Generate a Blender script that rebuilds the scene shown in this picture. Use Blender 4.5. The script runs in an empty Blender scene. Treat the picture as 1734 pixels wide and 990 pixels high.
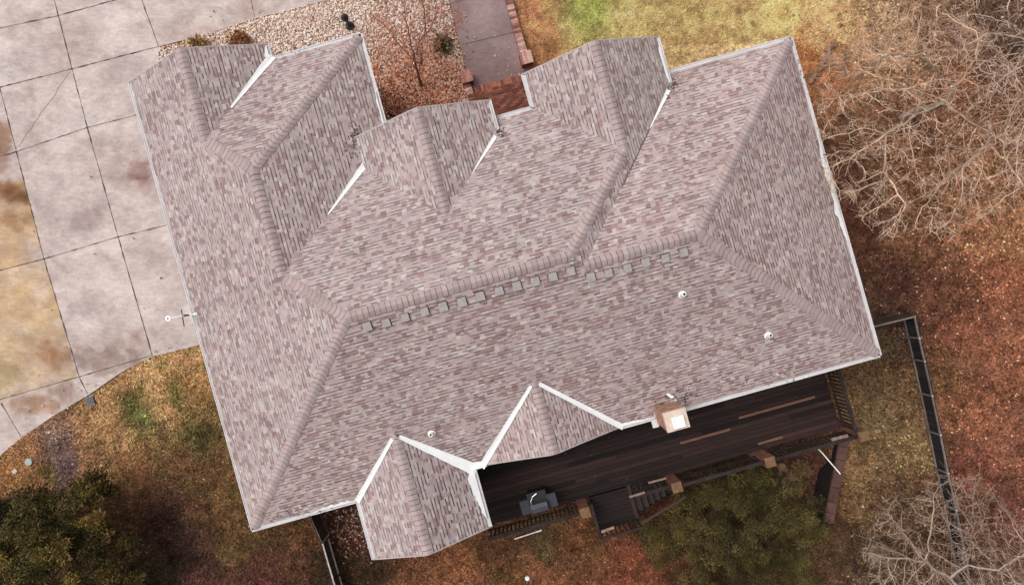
import bpy, bmesh, math, random
import numpy as np
from mathutils import Vector, Matrix
from mathutils.geometry import tessellate_polygon

C = bpy.context.scene.collection
SC = bpy.context.scene
RNG = np.random.default_rng(7)
random.seed(11)

# ------------------------------------------------------------------ camera, sky, sun, exposure
F_PX, CAM_Z, ZE, S = 1156.0, 23.0, 3.0, 20.0
TX, TY = 0.0015, -0.0049
fwd = Vector((-TX, -TY, -1)).normalized()
up = Vector((-TX * TY, 1, -TY)); up = (up - fwd * up.dot(fwd)).normalized()
right = fwd.cross(up).normalized()
cam_data = bpy.data.cameras.new('camera')
cam_data.sensor_width = 36.0
cam_data.lens = 36.0 * F_PX / 1734.0
cam_data.clip_end = 1000.0
cam = bpy.data.objects.new('camera', cam_data)
C.objects.link(cam)
m = Matrix((right, up, -fwd)).transposed().to_4x4()
m.translation = Vector((0, 0, CAM_Z))
cam.matrix_world = m
SC.camera = cam

SUN_EL, SUN_AZ = math.radians(60), math.radians(-65)      # azimuth from +Y towards +X
sd = Vector((math.sin(SUN_AZ) * math.cos(SUN_EL), math.cos(SUN_AZ) * math.cos(SUN_EL), math.sin(SUN_EL)))
world = bpy.data.worlds.new('World'); SC.world = world; world.use_nodes = True
wn = world.node_tree
bg = wn.nodes['Background']
sky = wn.nodes.new('ShaderNodeTexSky'); sky.sky_type = 'NISHITA'; sky.sun_disc = False
sky.sun_elevation = SUN_EL; sky.sun_rotation = SUN_AZ
sky.air_density = 1.0; sky.dust_density = 6.0; sky.ozone_density = 0.5
hs = wn.nodes.new('ShaderNodeHueSaturation'); hs.inputs['Saturation'].default_value = 0.12
wn.links.new(sky.outputs[0], hs.inputs['Color']); wn.links.new(hs.outputs[0], bg.inputs['Color'])
bg.inputs['Strength'].default_value = 0.15
sun_d = bpy.data.lights.new('sun', 'SUN'); sun_d.energy = 0.5; sun_d.angle = math.radians(26)
sun_d.color = (1.0, 0.96, 0.91)
sun_o = bpy.data.objects.new('sun', sun_d); C.objects.link(sun_o)
sun_o.rotation_euler = (-sd).to_track_quat('-Z', 'Y').to_euler()
SC.view_settings.view_transform = 'Standard'
SC.view_settings.look = 'None'
SC.view_settings.exposure = 0.14
SC.view_settings.gamma = 1.0
SC.view_settings.use_curve_mapping = False

# ------------------------------------------------------------------ house plan (fitted), helpers
A = 0.2713
CA, SA = math.cos(A), math.sin(A)
G = {'uL': -0.4602, 'uR': 0.4941, 'vB': -0.2278, 'vFL': 0.2551, 'vFR': 0.2556, 'uG': -0.1127, 'vG': 0.4301, 'uBG': -0.2486,
     'uM1': -0.1564, 'uM2': 0.0423, 'uR1': 0.099, 'uR2': 0.3026, 'u11': -0.2999, 'u12': -0.1219, 'u21': -0.1111, 'u22': 0.1036,
     'mL': 0.5538, 'mR': 0.5276, 'mB': 0.5377, 'mF': 0.5587, 'mG': 0.5427, 'mb': 0.5747, 'mM': 0.5814, 'mRg': 0.5754,
     'm1': 0.5219, 'm2': 0.537, 'hM': 0.0255, 'hR': 0.0116, 'vM': 0.2786, 'vR': 0.3051, 'vBG': 0.4527, 'v1': -0.3161,
     'v2': -0.2258, 'mFR': 0.5323, 'hFL': 0.0124}
g = G


def hw(u, v, z=0.0):
    """house metres (u along the ridge, v to the front) -> world"""
    return Vector((u * CA - v * SA, u * SA + v * CA, z))


def wh(x, y):
    return x * CA + y * SA, -x * SA + y * CA


def at(px, py, z=0.0):
    """a point of the photograph at a known height -> world"""
    d = right * ((px - 867) / F_PX) + up * ((495 - py) / F_PX) + fwd
    k = (z - CAM_Z) / d.z
    return Vector((d.x * k, d.y * k, z))


def project(x, y, z):
    """numpy arrays -> photograph pixels"""
    dx, dy, dz = x, y, z - CAM_Z
    X = dx * right.x + dy * right.y + dz * right.z
    Y = dx * up.x + dy * up.y + dz * up.z
    D = dx * fwd.x + dy * fwd.y + dz * fwd.z
    return 867 + F_PX * X / D, 495 - F_PX * Y / D


def smooth(a, b, x):
    t = np.clip((x - a) / (b - a), 0, 1)
    return t * t * (3 - 2 * t)


def lin(c):
    return tuple(((x / 255.0 + 0.055) / 1.055) ** 2.4 if x > 10 else x / 255.0 / 12.92 for x in c)


class MB:
    """collects geometry with a colour and a material slot per face"""
    def __init__(self):
        self.v = []; self.f = []; self.c = []; self.m = []

    def face(self, pts, col=(1, 1, 1), mi=0):
        b = len(self.v)
        self.v.extend([tuple(p) for p in pts]); self.f.append(tuple(range(b, b + len(pts)))); self.c.append(col); self.m.append(mi)

    def prism(self, base, top, col=(1, 1, 1), mi=0, bottom=True):
        n = len(base)
        self.face(top, col, mi)
        if bottom: self.face(list(reversed(base)), col, mi)
        for i in range(n):
            j = (i + 1) % n
            self.face([base[i], base[j], top[j], top[i]], col, mi)

    def box(self, c, ax, ay, az, hx, hy, hz, col=(1, 1, 1), mi=0):
        """centre, three axes, half sizes"""
        c = Vector(c); X = Vector(ax) * hx; Y = Vector(ay) * hy; Z = Vector(az) * hz
        base = [c - X - Y - Z, c + X - Y - Z, c + X + Y - Z, c - X + Y - Z]
        top = [p + Z * 2 for p in base]
        self.prism(base, top, col, mi)

    def beam(self, a, b, w, h, col=(1, 1, 1), mi=0, upv=(0, 0, 1)):
        a = Vector(a); b = Vector(b); d = (b - a); L = d.length; d.normalize()
        s = d.cross(Vector(upv))
        if s.length < 1e-4: s = d.cross(Vector((1, 0, 0)))
        s.normalize(); t = s.cross(d).normalized()
        self.box((a + b) / 2, d, s, t, L / 2, w / 2, h / 2, col, mi)

    def tube(self, pts, rad, n=6, col=(1, 1, 1), mi=0, cap=True):
        b0 = len(self.v); k = len(pts)
        prev = None
        for i, p in enumerate(pts):
            p = Vector(p)
            d = (Vector(pts[min(i + 1, k - 1)]) - Vector(pts[max(i - 1, 0)]))
            if d.length < 1e-7: d = Vector((0, 0, 1))
            d.normalize()
            if prev is None:
                s = d.cross(Vector((0, 0, 1)))
                if s.length < 1e-3: s = d.cross(Vector((1, 0, 0)))
            else:
                s = prev - d * prev.dot(d)
            s.normalize(); prev = s; t = d.cross(s)
            r = rad[i] if hasattr(rad, '__len__') else rad
            for j in range(n):
                a = 2 * math.pi * j / n
                q = p + s * (math.cos(a) * r) + t * (math.sin(a) * r)
                self.v.append((q.x, q.y, q.z))
        for i in range(k - 1):
            for j in range(n):
                j2 = (j + 1) % n
                self.f.append((b0 + i * n + j, b0 + i * n + j2, b0 + (i + 1) * n + j2, b0 + (i + 1) * n + j)); self.c.append(col); self.m.append(mi)
        if cap:
            self.f.append(tuple(b0 + j for j in reversed(range(n)))); self.c.append(col); self.m.append(mi)
            self.f.append(tuple(b0 + (k - 1) * n + j for j in range(n))); self.c.append(col); self.m.append(mi)

    def lathe(self, base, prof, n=16, col=(1, 1, 1), mi=0):
        base = Vector(base)
        self.tube([base + Vector((0, 0, z + i * 1e-6)) for i, (r, z) in enumerate(prof)], [r for r, z in prof], n, col, mi)

    def mesh(self, name, mats):
        me = bpy.data.meshes.new(name)
        me.from_pydata(self.v, [], self.f)
        for mt in mats: me.materials.append(mt)
        if len(mats) > 1: me.polygons.foreach_set('material_index', np.array(self.m, dtype=np.int32))
        tot = np.empty(len(me.polygons), dtype=np.int32); me.polygons.foreach_get('loop_total', tot)
        cols = np.array([(c[0], c[1], c[2], 1.0) for c in self.c], dtype=np.float32)
        at_ = me.color_attributes.new('Col', 'FLOAT_COLOR', 'CORNER')
        at_.data.foreach_set('color', np.repeat(cols, tot, axis=0).ravel())
        me.update()
        return me


def tag(o, label=None, cat=None, group=None, kind=None):
    if label: o['label'] = label
    if cat: o['category'] = cat
    if group: o['group'] = group
    if kind: o['kind'] = kind
    return o


def thing(name, loc, label, cat, group=None, rotz=0.0):
    o = bpy.data.objects.new(name, None); C.objects.link(o)
    o.location = loc; o.rotation_euler = (0, 0, rotz); o.empty_display_size = 0.3
    return tag(o, label, cat, group)


def origin(o):
    p = Vector(o.location)
    while o.parent:
        o = o.parent; p = p + Vector(o.location)
    return p


def obj(name, mb, mats, parent=None, world=True, smooth_=False):
    """link a mesh; world=True: the geometry is in world coordinates and the origin is moved to its parent or its base"""
    if not isinstance(mats, (list, tuple)): mats = [mats]
    me = mb.mesh(name, mats)
    o = bpy.data.objects.new(name, me); C.objects.link(o)
    if parent is not None:
        o.parent = parent
        if world: me.transform(Matrix.Translation(-origin(parent)))
    elif world and len(me.vertices):
        co = np.array([v for v in mb.v])
        c = Vector(((co[:, 0].min() + co[:, 0].max()) / 2, (co[:, 1].min() + co[:, 1].max()) / 2, co[:, 2].min()))
        me.transform(Matrix.Translation(-c)); o.location = c
    if smooth_:
        me.polygons.foreach_set('use_smooth', [True] * len(me.polygons))
    return o


def fast_mesh(name, verts, faces_n, cols, mat, kind='stuff', label=None, cat=None):
    """verts (N*faces_n,3): separate polygons with faces_n corners, one colour each"""
    n = len(verts) // faces_n
    me = bpy.data.meshes.new(name)
    me.vertices.add(len(verts)); me.vertices.foreach_set('co', verts.astype(np.float32).ravel())
    me.loops.add(len(verts)); me.loops.foreach_set('vertex_index', np.arange(len(verts), dtype=np.int32))
    me.polygons.add(n); me.polygons.foreach_set('loop_start', np.arange(0, n * faces_n, faces_n, dtype=np.int32))
    me.polygons.foreach_set('loop_total', np.full(n, faces_n, dtype=np.int32))
    at_ = me.color_attributes.new('Col', 'FLOAT_COLOR', 'CORNER')
    c4 = np.concatenate([cols, np.ones((n, 1))], axis=1).astype(np.float32)
    at_.data.foreach_set('color', np.repeat(c4, faces_n, axis=0).ravel())
    me.materials.append(mat); me.update(calc_edges=True); me.validate()
    o = bpy.data.objects.new(name, me); C.objects.link(o)
    if kind: o['kind'] = kind
    return tag(o, label, cat)


def copy_tree(o, parent=None):
    c = o.copy(); C.objects.link(c)
    if parent is not None: c.parent = parent
    for ch in list(o.children): copy_tree(ch, c)
    return c


# ------------------------------------------------------------------ materials
def mat(name, col=(0.5, 0.5, 0.5), rough=0.8, attr=False, noises=(), spec=0.3, metal=0.0, bump=None):
    """base colour (or the face colour 'Col') times a few layers of object-space noise (scale, low, high, stretch)"""
    mt = bpy.data.materials.new(name); mt.use_nodes = True
    nt = mt.node_tree; N = nt.nodes; L = nt.links
    b = N['Principled BSDF']
    b.inputs['Roughness'].default_value = rough; b.inputs['Specular IOR Level'].default_value = spec; b.inputs['Metallic'].default_value = metal
    if attr:
        a = N.new('ShaderNodeAttribute'); a.attribute_name = 'Col'; cur = a.outputs['Color']
        if col != (0.5, 0.5, 0.5):
            mx = N.new('ShaderNodeMix'); mx.data_type = 'RGBA'; mx.blend_type = 'MULTIPLY'; mx.inputs[0].default_value = 1
            L.new(cur, mx.inputs[6]); mx.inputs[7].default_value = (*col, 1); cur = mx.outputs[2]
    else:
        a = N.new('ShaderNodeRGB'); a.outputs[0].default_value = (*col, 1); cur = a.outputs[0]
    tc = N.new('ShaderNodeTexCoord')
    fac_last = None
    for spec_n in noises:
        sc, lo, hi = spec_n[:3]; st = spec_n[3] if len(spec_n) > 3 else (1, 1, 1); rot = spec_n[4] if len(spec_n) > 4 else 0.0
        mp = N.new('ShaderNodeMapping'); mp.inputs['Scale'].default_value = st; mp.inputs['Rotation'].default_value = (0, 0, rot)
        L.new(tc.outputs['Object'], mp.inputs['Vector'])
        nz = N.new('ShaderNodeTexNoise'); nz.inputs['Scale'].default_value = sc; nz.inputs['Detail'].default_value = 5
        nz.inputs['Roughness'].default_value = 0.62
        L.new(mp.outputs[0], nz.inputs['Vector'])
        mr = N.new('ShaderNodeMapRange'); mr.inputs[1].default_value = 0.3; mr.inputs[2].default_value = 0.7
        mr.inputs[3].default_value = lo; mr.inputs[4].default_value = hi
        L.new(nz.outputs['Fac'], mr.inputs[0])
        mx = N.new('ShaderNodeMix'); mx.data_type = 'RGBA'; mx.blend_type = 'MULTIPLY'; mx.inputs[0].default_value = 1
        L.new(cur, mx.inputs[6]); L.new(mr.outputs[0], mx.inputs[7]); cur = mx.outputs[2]
        fac_last = nz.outputs['Fac']
    L.new(cur, b.inputs['Base Color'])
    if bump and fac_last is not None:
        bp = N.new('ShaderNodeBump'); bp.inputs['Strength'].default_value = bump[0]; bp.inputs['Distance'].default_value = bump[1]
        L.new(fac_last, bp.inputs['Height']); L.new(bp.outputs[0], b.inputs['Normal'])
    return mt


def brick_mat(name, c1, c2, mortar, scale=1.0, rot=0.0):
    mt = bpy.data.materials.new(name); mt.use_nodes = True
    nt = mt.node_tree; N = nt.nodes; L = nt.links; b = N['Principled BSDF']; b.inputs['Roughness'].default_value = 0.9
    tc = N.new('ShaderNodeTexCoord'); sp = N.new('ShaderNodeSeparateXYZ'); L.new(tc.outputs['Object'], sp.inputs[0])
    ad = N.new('ShaderNodeMath'); ad.operation = 'ADD'; L.new(sp.outputs[0], ad.inputs[0]); L.new(sp.outputs[1], ad.inputs[1])
    cb = N.new('ShaderNodeCombineXYZ'); L.new(ad.outputs[0], cb.inputs[0]); L.new(sp.outputs[2], cb.inputs[1])
    br = N.new('ShaderNodeTexBrick'); L.new(cb.outputs[0], br.inputs['Vector'])
    br.inputs['Color1'].default_value = (*c1, 1); br.inputs['Color2'].default_value = (*c2, 1); br.inputs['Mortar'].default_value = (*mortar, 1)
    br.inputs['Scale'].default_value = 1.0; br.inputs['Brick Width'].default_value = 0.22; br.inputs['Row Height'].default_value = 0.075
    br.inputs['Mortar Size'].default_value = 0.008
    nz = N.new('ShaderNodeTexNoise'); nz.inputs['Scale'].default_value = 6; L.new(tc.outputs['Object'], nz.inputs['Vector'])
    mr = N.new('ShaderNodeMapRange'); mr.inputs[1].default_value = 0.3; mr.inputs[2].default_value = 0.7; mr.inputs[3].default_value = 0.65; mr.inputs[4].default_value = 1.3
    L.new(nz.outputs['Fac'], mr.inputs[0])
    mx = N.new('ShaderNodeMix'); mx.data_type = 'RGBA'; mx.blend_type = 'MULTIPLY'; mx.inputs[0].default_value = 1
    L.new(br.outputs['Color'], mx.inputs[6]); L.new(mr.outputs[0], mx.inputs[7]); L.new(mx.outputs[2], b.inputs['Base Color'])
    return mt


M = {}
M['shingle'] = mat('shingle', rough=0.92, attr=True, noises=((0.35, 0.93, 1.07), (3.0, 0.94, 1.06), (60, 0.86, 1.14)), spec=0.2)
M['cap'] = mat('ridge shingle', rough=0.92, attr=True, noises=((1.2, 0.9, 1.1), (60, 0.88, 1.12)), spec=0.2)
M['vent'] = mat('grey vent metal', (0.36, 0.315, 0.31), 0.65, noises=((9, 0.85, 1.15),))
M['white_metal'] = mat('white metal', (0.87, 0.865, 0.86), 0.5, noises=((1.3, 0.9, 1.06), (9, 0.95, 1.03)))
M['gutter'] = mat('gutter metal', (0.60, 0.57, 0.575), 0.5, noises=((1.5, 0.84, 1.08), (14, 0.88, 1.06)))
M['trim'] = mat('trim paint', (0.42, 0.38, 0.37), 0.7, noises=((4, 0.85, 1.1),))
M['soffit'] = mat('soffit', (0.5, 0.48, 0.46), 0.8)
M['brick'] = brick_mat('red brick', (0.22, 0.085, 0.055), (0.30, 0.13, 0.085), (0.32, 0.27, 0.23))
M['post_brick'] = brick_mat('dark red brick', (0.17, 0.055, 0.032), (0.23, 0.085, 0.05), (0.12, 0.07, 0.05))
M['glass'] = mat('window glass', (0.03, 0.035, 0.04), 0.08, spec=0.6)
M['door'] = mat('door paint', (0.62, 0.6, 0.57), 0.6, noises=((3, 0.92, 1.05),))
M['concrete'] = mat('concrete', rough=0.9, attr=True, noises=((1.1, 0.84, 1.12), (4.5, 0.86, 1.10, (1, 2.2, 1), 0.5), (13, 0.9, 1.07), (45, 0.9, 1.1)), spec=0.25)
M['joint'] = mat('joint', (0.085, 0.062, 0.052), 0.95, noises=((2.0, 0.5, 1.7), (12, 0.6, 1.4)))
M['ground'] = mat('soil and turf', rough=1.0, attr=True, noises=((1.1, 0.8, 1.2), (4.0, 0.66, 1.36), (10.0, 0.5, 1.52), (26, 0.5, 1.55)), spec=0.1, bump=(0.6, 0.05))
M['litter'] = mat('litter', rough=0.95, attr=True, spec=0.15)
M['stone'] = mat('gravel stone', rough=0.9, attr=True, spec=0.2)
M['rock'] = mat('rock', (0.29, 0.165, 0.105), 0.95, noises=((4, 0.6, 1.35), (20, 0.7, 1.3)), bump=(0.5, 0.05))
M['bark'] = mat('bark', rough=0.95, attr=True, noises=((5, 0.65, 1.3), (30, 0.75, 1.25)))
M['leaf'] = mat('foliage', rough=0.85, attr=True, spec=0.2)
M['deck'] = mat('deck boards', rough=0.75, attr=True, noises=((2.2, 0.75, 1.3, (1, 7, 1), -A), (14, 0.75, 1.3, (1, 9, 1), -A)), spec=0.25)
M['rail'] = mat('dark stained wood', (0.022, 0.014, 0.0125), 0.8, noises=((3, 0.45, 1.8), (20, 0.7, 1.3)))
M['fence'] = mat('weathered fence wood', rough=0.9, attr=True, noises=((3, 0.7, 1.3), (25, 0.7, 1.3)))
M['cap_stone'] = mat('cap stone', (0.165, 0.088, 0.046), 0.9, noises=((8, 0.65, 1.35), (40, 0.8, 1.2)))
M['crown'] = mat('chimney mortar', (0.62, 0.49, 0.40), 0.9, noises=((4, 0.88, 1.1), (25, 0.92, 1.06)))
M['chim'] = brick_mat('chimney brick', (0.36, 0.14, 0.085), (0.46, 0.22, 0.14), (0.42, 0.33, 0.27))
M['black'] = mat('black paint', (0.012, 0.012, 0.014), 0.45, spec=0.4)
M['grill'] = mat('grill enamel', (0.055, 0.055, 0.072), 0.5, noises=((6, 0.8, 1.2),))
M['shelf'] = mat('grill shelf', (0.035, 0.036, 0.048), 0.5, noises=((6, 0.8, 1.2),))
M['dark_iron'] = mat('dark iron', (0.02, 0.018, 0.02), 0.6, noises=((12, 0.6, 1.6),))
M['chrome'] = mat('bright metal', (0.75, 0.75, 0.75), 0.3, metal=0.6)
M['lid'] = mat('green plastic', (0.30, 0.37, 0.34), 0.6, noises=((10, 0.85, 1.15),))
M['rubber'] = mat('black rubber', (0.02, 0.02, 0.02), 0.7)
M['porch'] = mat('porch brick', rough=0.9, attr=True, noises=((6, 0.7, 1.3), (30, 0.75, 1.25)))
M['retain'] = mat('retaining block', rough=0.95, attr=True, noises=((5, 0.75, 1.3), (30, 0.75, 1.25)))

E_SEEN = 1.12     # how bright a white diffuse ground reads in the open (for turning seen colours into base colours)


def alb(c, k=1.0):
    return tuple(min(0.85, x / E_SEEN * k) for x in lin(c))


# ------------------------------------------------------------------ terrain
def pit_mask(u, v):
    a = smooth(2.6, 5.2, u) * (1 - smooth(9.02, 9.28, u))
    b = 1 - smooth(-7.6, -6.6, v)
    c = smooth(-12.6, -10.6, v)
    return a * b * (0.25 + 0.75 * c)


def terrain(x, y):
    u, v = wh(np.asarray(x, dtype=float), np.asarray(y, dtype=float))
    back = 1 - smooth(-7.5, -1.5, v)
    z = -1.15 * back * smooth(-11, 1.0, u)
    z = z - 0.75 * pit_mask(u, v)
    z = z + 0.04 * np.sin(0.9 * x + 1.3) * np.cos(0.8 * y) * smooth(9, 12, np.abs(u))
    return z


def tz(x, y):
    return float(terrain(x, y))


def vnoise(x, y, scale, seed=0):
    """cheap value noise"""
    xs = x / scale + 31.7 * seed; ys = y / scale - 17.3 * seed
    xi = np.floor(xs); yi = np.floor(ys); fx = xs - xi; fy = ys - yi
    fx = fx * fx * (3 - 2 * fx); fy = fy * fy * (3 - 2 * fy)

    def h(a, b):
        s = np.sin(a * 127.1 + b * 311.7 + seed * 74.7) * 43758.5453
        return s - np.floor(s)
    return (h(xi, yi) * (1 - fx) + h(xi + 1, yi) * fx) * (1 - fy) + (h(xi, yi + 1) * (1 - fx) + h(xi + 1, yi + 1) * fx) * fy


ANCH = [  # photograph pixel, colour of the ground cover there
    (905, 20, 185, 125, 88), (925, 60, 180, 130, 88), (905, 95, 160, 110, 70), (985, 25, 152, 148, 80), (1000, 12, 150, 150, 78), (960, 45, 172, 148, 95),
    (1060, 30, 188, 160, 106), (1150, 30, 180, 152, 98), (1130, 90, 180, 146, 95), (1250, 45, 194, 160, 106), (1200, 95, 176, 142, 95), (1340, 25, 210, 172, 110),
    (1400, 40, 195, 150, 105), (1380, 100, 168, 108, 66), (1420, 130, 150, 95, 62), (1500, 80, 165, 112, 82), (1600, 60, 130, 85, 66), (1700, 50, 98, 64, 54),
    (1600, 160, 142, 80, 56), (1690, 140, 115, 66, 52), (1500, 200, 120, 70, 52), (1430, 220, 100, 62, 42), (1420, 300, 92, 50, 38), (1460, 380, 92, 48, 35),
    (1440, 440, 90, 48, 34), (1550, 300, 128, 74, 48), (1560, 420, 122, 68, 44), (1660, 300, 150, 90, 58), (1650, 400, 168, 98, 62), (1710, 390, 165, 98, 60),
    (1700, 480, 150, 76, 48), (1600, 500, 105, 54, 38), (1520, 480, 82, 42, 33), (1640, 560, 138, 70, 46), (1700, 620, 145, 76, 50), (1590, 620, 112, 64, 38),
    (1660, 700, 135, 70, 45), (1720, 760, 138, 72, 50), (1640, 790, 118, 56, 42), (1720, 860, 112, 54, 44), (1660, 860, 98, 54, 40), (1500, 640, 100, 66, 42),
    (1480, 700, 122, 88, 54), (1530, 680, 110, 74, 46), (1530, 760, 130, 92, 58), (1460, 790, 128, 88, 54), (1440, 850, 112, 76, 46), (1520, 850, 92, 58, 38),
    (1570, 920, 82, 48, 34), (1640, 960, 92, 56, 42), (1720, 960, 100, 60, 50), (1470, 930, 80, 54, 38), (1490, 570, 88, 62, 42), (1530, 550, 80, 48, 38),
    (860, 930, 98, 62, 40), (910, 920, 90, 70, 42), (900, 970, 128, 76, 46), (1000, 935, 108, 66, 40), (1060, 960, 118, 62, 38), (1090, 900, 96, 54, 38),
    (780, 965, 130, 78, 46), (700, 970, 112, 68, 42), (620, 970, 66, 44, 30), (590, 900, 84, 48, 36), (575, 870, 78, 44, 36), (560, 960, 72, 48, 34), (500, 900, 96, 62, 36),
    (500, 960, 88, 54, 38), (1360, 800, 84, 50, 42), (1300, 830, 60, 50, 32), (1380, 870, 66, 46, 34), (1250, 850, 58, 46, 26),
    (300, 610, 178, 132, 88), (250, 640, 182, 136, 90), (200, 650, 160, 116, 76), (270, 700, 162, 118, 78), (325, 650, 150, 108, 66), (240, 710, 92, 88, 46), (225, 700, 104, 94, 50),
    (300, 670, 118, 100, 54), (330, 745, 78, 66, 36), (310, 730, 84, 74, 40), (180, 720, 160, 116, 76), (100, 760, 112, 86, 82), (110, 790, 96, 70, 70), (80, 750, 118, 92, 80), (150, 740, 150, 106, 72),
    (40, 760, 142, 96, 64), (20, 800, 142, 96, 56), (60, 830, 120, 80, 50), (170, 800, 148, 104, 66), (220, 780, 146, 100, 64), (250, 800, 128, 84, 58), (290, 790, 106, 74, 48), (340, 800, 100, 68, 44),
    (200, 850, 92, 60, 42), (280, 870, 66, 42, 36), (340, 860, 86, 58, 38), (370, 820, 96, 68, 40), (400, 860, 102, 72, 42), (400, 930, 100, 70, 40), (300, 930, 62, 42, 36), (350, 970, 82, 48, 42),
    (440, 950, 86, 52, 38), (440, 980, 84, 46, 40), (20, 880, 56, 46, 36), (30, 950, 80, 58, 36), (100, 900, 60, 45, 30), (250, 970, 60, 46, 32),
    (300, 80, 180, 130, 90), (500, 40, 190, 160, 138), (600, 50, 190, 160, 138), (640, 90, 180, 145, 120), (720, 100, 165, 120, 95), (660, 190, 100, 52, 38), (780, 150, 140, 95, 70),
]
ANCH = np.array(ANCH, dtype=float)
ANCH_LIN = np.array([lin(c) for c in ANCH[:, 2:5]])


def seen_ground(px, py):
    """colour of the ground cover as seen, at photograph pixels (numpy)"""
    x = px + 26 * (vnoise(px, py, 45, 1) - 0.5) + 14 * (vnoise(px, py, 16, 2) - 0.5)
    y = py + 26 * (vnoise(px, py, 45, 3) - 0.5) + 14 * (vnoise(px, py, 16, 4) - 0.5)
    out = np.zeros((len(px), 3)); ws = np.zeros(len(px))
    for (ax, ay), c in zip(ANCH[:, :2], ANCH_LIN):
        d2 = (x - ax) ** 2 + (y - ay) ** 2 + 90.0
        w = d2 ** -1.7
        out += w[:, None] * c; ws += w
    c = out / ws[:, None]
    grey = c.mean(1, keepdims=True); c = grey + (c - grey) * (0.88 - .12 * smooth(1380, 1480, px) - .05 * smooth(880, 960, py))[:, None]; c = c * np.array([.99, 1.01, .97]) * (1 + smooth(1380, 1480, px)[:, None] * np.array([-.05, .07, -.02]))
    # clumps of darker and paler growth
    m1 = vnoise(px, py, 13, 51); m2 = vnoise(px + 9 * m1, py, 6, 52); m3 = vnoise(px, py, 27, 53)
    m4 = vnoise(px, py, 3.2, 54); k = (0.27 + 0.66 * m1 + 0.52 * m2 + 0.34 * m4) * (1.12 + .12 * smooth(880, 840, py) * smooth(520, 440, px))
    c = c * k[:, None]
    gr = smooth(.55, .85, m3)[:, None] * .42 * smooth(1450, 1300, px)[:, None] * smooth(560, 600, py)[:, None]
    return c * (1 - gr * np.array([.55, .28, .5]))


def axis_lines(lo, hi, step, far):
    a = list(np.arange(lo, hi + step / 2, step)); s = step; p = hi
    while p < far:
        s *= 1.5; p += s; a.append(p)
    s = step; p = lo
    while p > -far:
        s *= 1.5; p -= s; a.insert(0, p)
    return np.array(a)


gx = axis_lines(-20.5, 20.5, 0.16, 260); gy = axis_lines(-12.5, 12.5, 0.16, 260)
XX, YY = np.meshgrid(gx, gy)
ZZ = terrain(XX.ravel(), YY.ravel()) - 0.012
gp = np.stack([XX.ravel(), YY.ravel(), ZZ], 1)
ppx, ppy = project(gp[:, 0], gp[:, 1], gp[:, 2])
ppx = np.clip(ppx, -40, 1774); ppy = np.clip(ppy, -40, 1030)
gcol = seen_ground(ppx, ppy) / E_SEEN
nx_, ny_ = len(gx), len(gy)
ii, jj = np.meshgrid(np.arange(nx_ - 1), np.arange(ny_ - 1))
v0 = (jj * nx_ + ii).ravel()
quads = np.stack([v0, v0 + 1, v0 + nx_ + 1, v0 + nx_], 1).astype(np.int32)
me = bpy.data.meshes.new('ground')
me.vertices.add(len(gp)); me.vertices.foreach_set('co', gp.astype(np.float32).ravel())
me.loops.add(quads.size); me.loops.foreach_set('vertex_index', quads.ravel())
me.polygons.add(len(quads)); me.polygons.foreach_set('loop_start', np.arange(0, quads.size, 4, dtype=np.int32))
me.polygons.foreach_set('loop_total', np.full(len(quads), 4, dtype=np.int32))
ca_ = me.color_attributes.new('Col', 'FLOAT_COLOR', 'POINT')
ca_.data.foreach_set('color', np.concatenate([gcol, np.ones((len(gp), 1))], 1).astype(np.float32).ravel())
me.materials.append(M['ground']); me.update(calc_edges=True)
me.polygons.foreach_set('use_smooth', [True] * len(me.polygons))
ground = bpy.data.objects.new('ground', me); C.objects.link(ground); tag(ground, kind='structure')


# ------------------------------------------------------------------ driveway and walk
def sheet(name, poly, z, cuts, colfn, step=0.3, thick=0.06):
    bm = bmesh.new()
    f = bm.faces.new([bm.verts.new((p.x, p.y, z)) for p in poly])
    if f.normal.z < 0: f.normal_flip()
    xs = [p.x for p in poly]; ys = [p.y for p in poly]

    def cut(co, no):
        bmesh.ops.bisect_plane(bm, geom=bm.verts[:] + bm.edges[:] + bm.faces[:], plane_co=co, plane_no=no, dist=1e-5)
    for a, b in cuts:
        d = (b - a); cut(a, Vector((-d.y, d.x, 0)).normalized())
    x = max(min(xs), -17.6) + step
    while x < min(max(xs), 17.6): cut((x, 0, 0), (1, 0, 0)); x += step
    y = max(min(ys), -10.6) + step
    while y < min(max(ys), 10.6): cut((0, y, 0), (0, 1, 0)); y += step
    bmesh.ops.recalc_face_normals(bm, faces=bm.faces)
    for f in bm.faces:
        if f.normal.z < 0: f.normal_flip()
    P = []; CC = []
    for f in bm.faces:
        c = f.calc_center_median()
        for l in f.loops:
            P.append(l.vert.co[:2]); CC.append(c[:2])
    P = np.array(P); CC = np.array(CC)
    cols = colfn(P, CC)
    lay = bm.loops.layers.float_color.new('Col')
    k = 0
    for f in bm.faces:
        for l in f.loops:
            l[lay] = (*cols[k], 1); k += 1
    # skirt down into the ground
    edges = [e for e in bm.edges if e.is_boundary]
    r = bmesh.ops.extrude_edge_only(bm, edges=edges)
    for v in r['geom']:
        if isinstance(v, bmesh.types.BMVert): v.co.z -= thick
    me = bpy.data.meshes.new(name); bm.to_mesh(me); bm.free()
    return me


def px_poly(pts, z=0.0):
    return [at(x, y, z) for x, y in pts]


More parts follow.
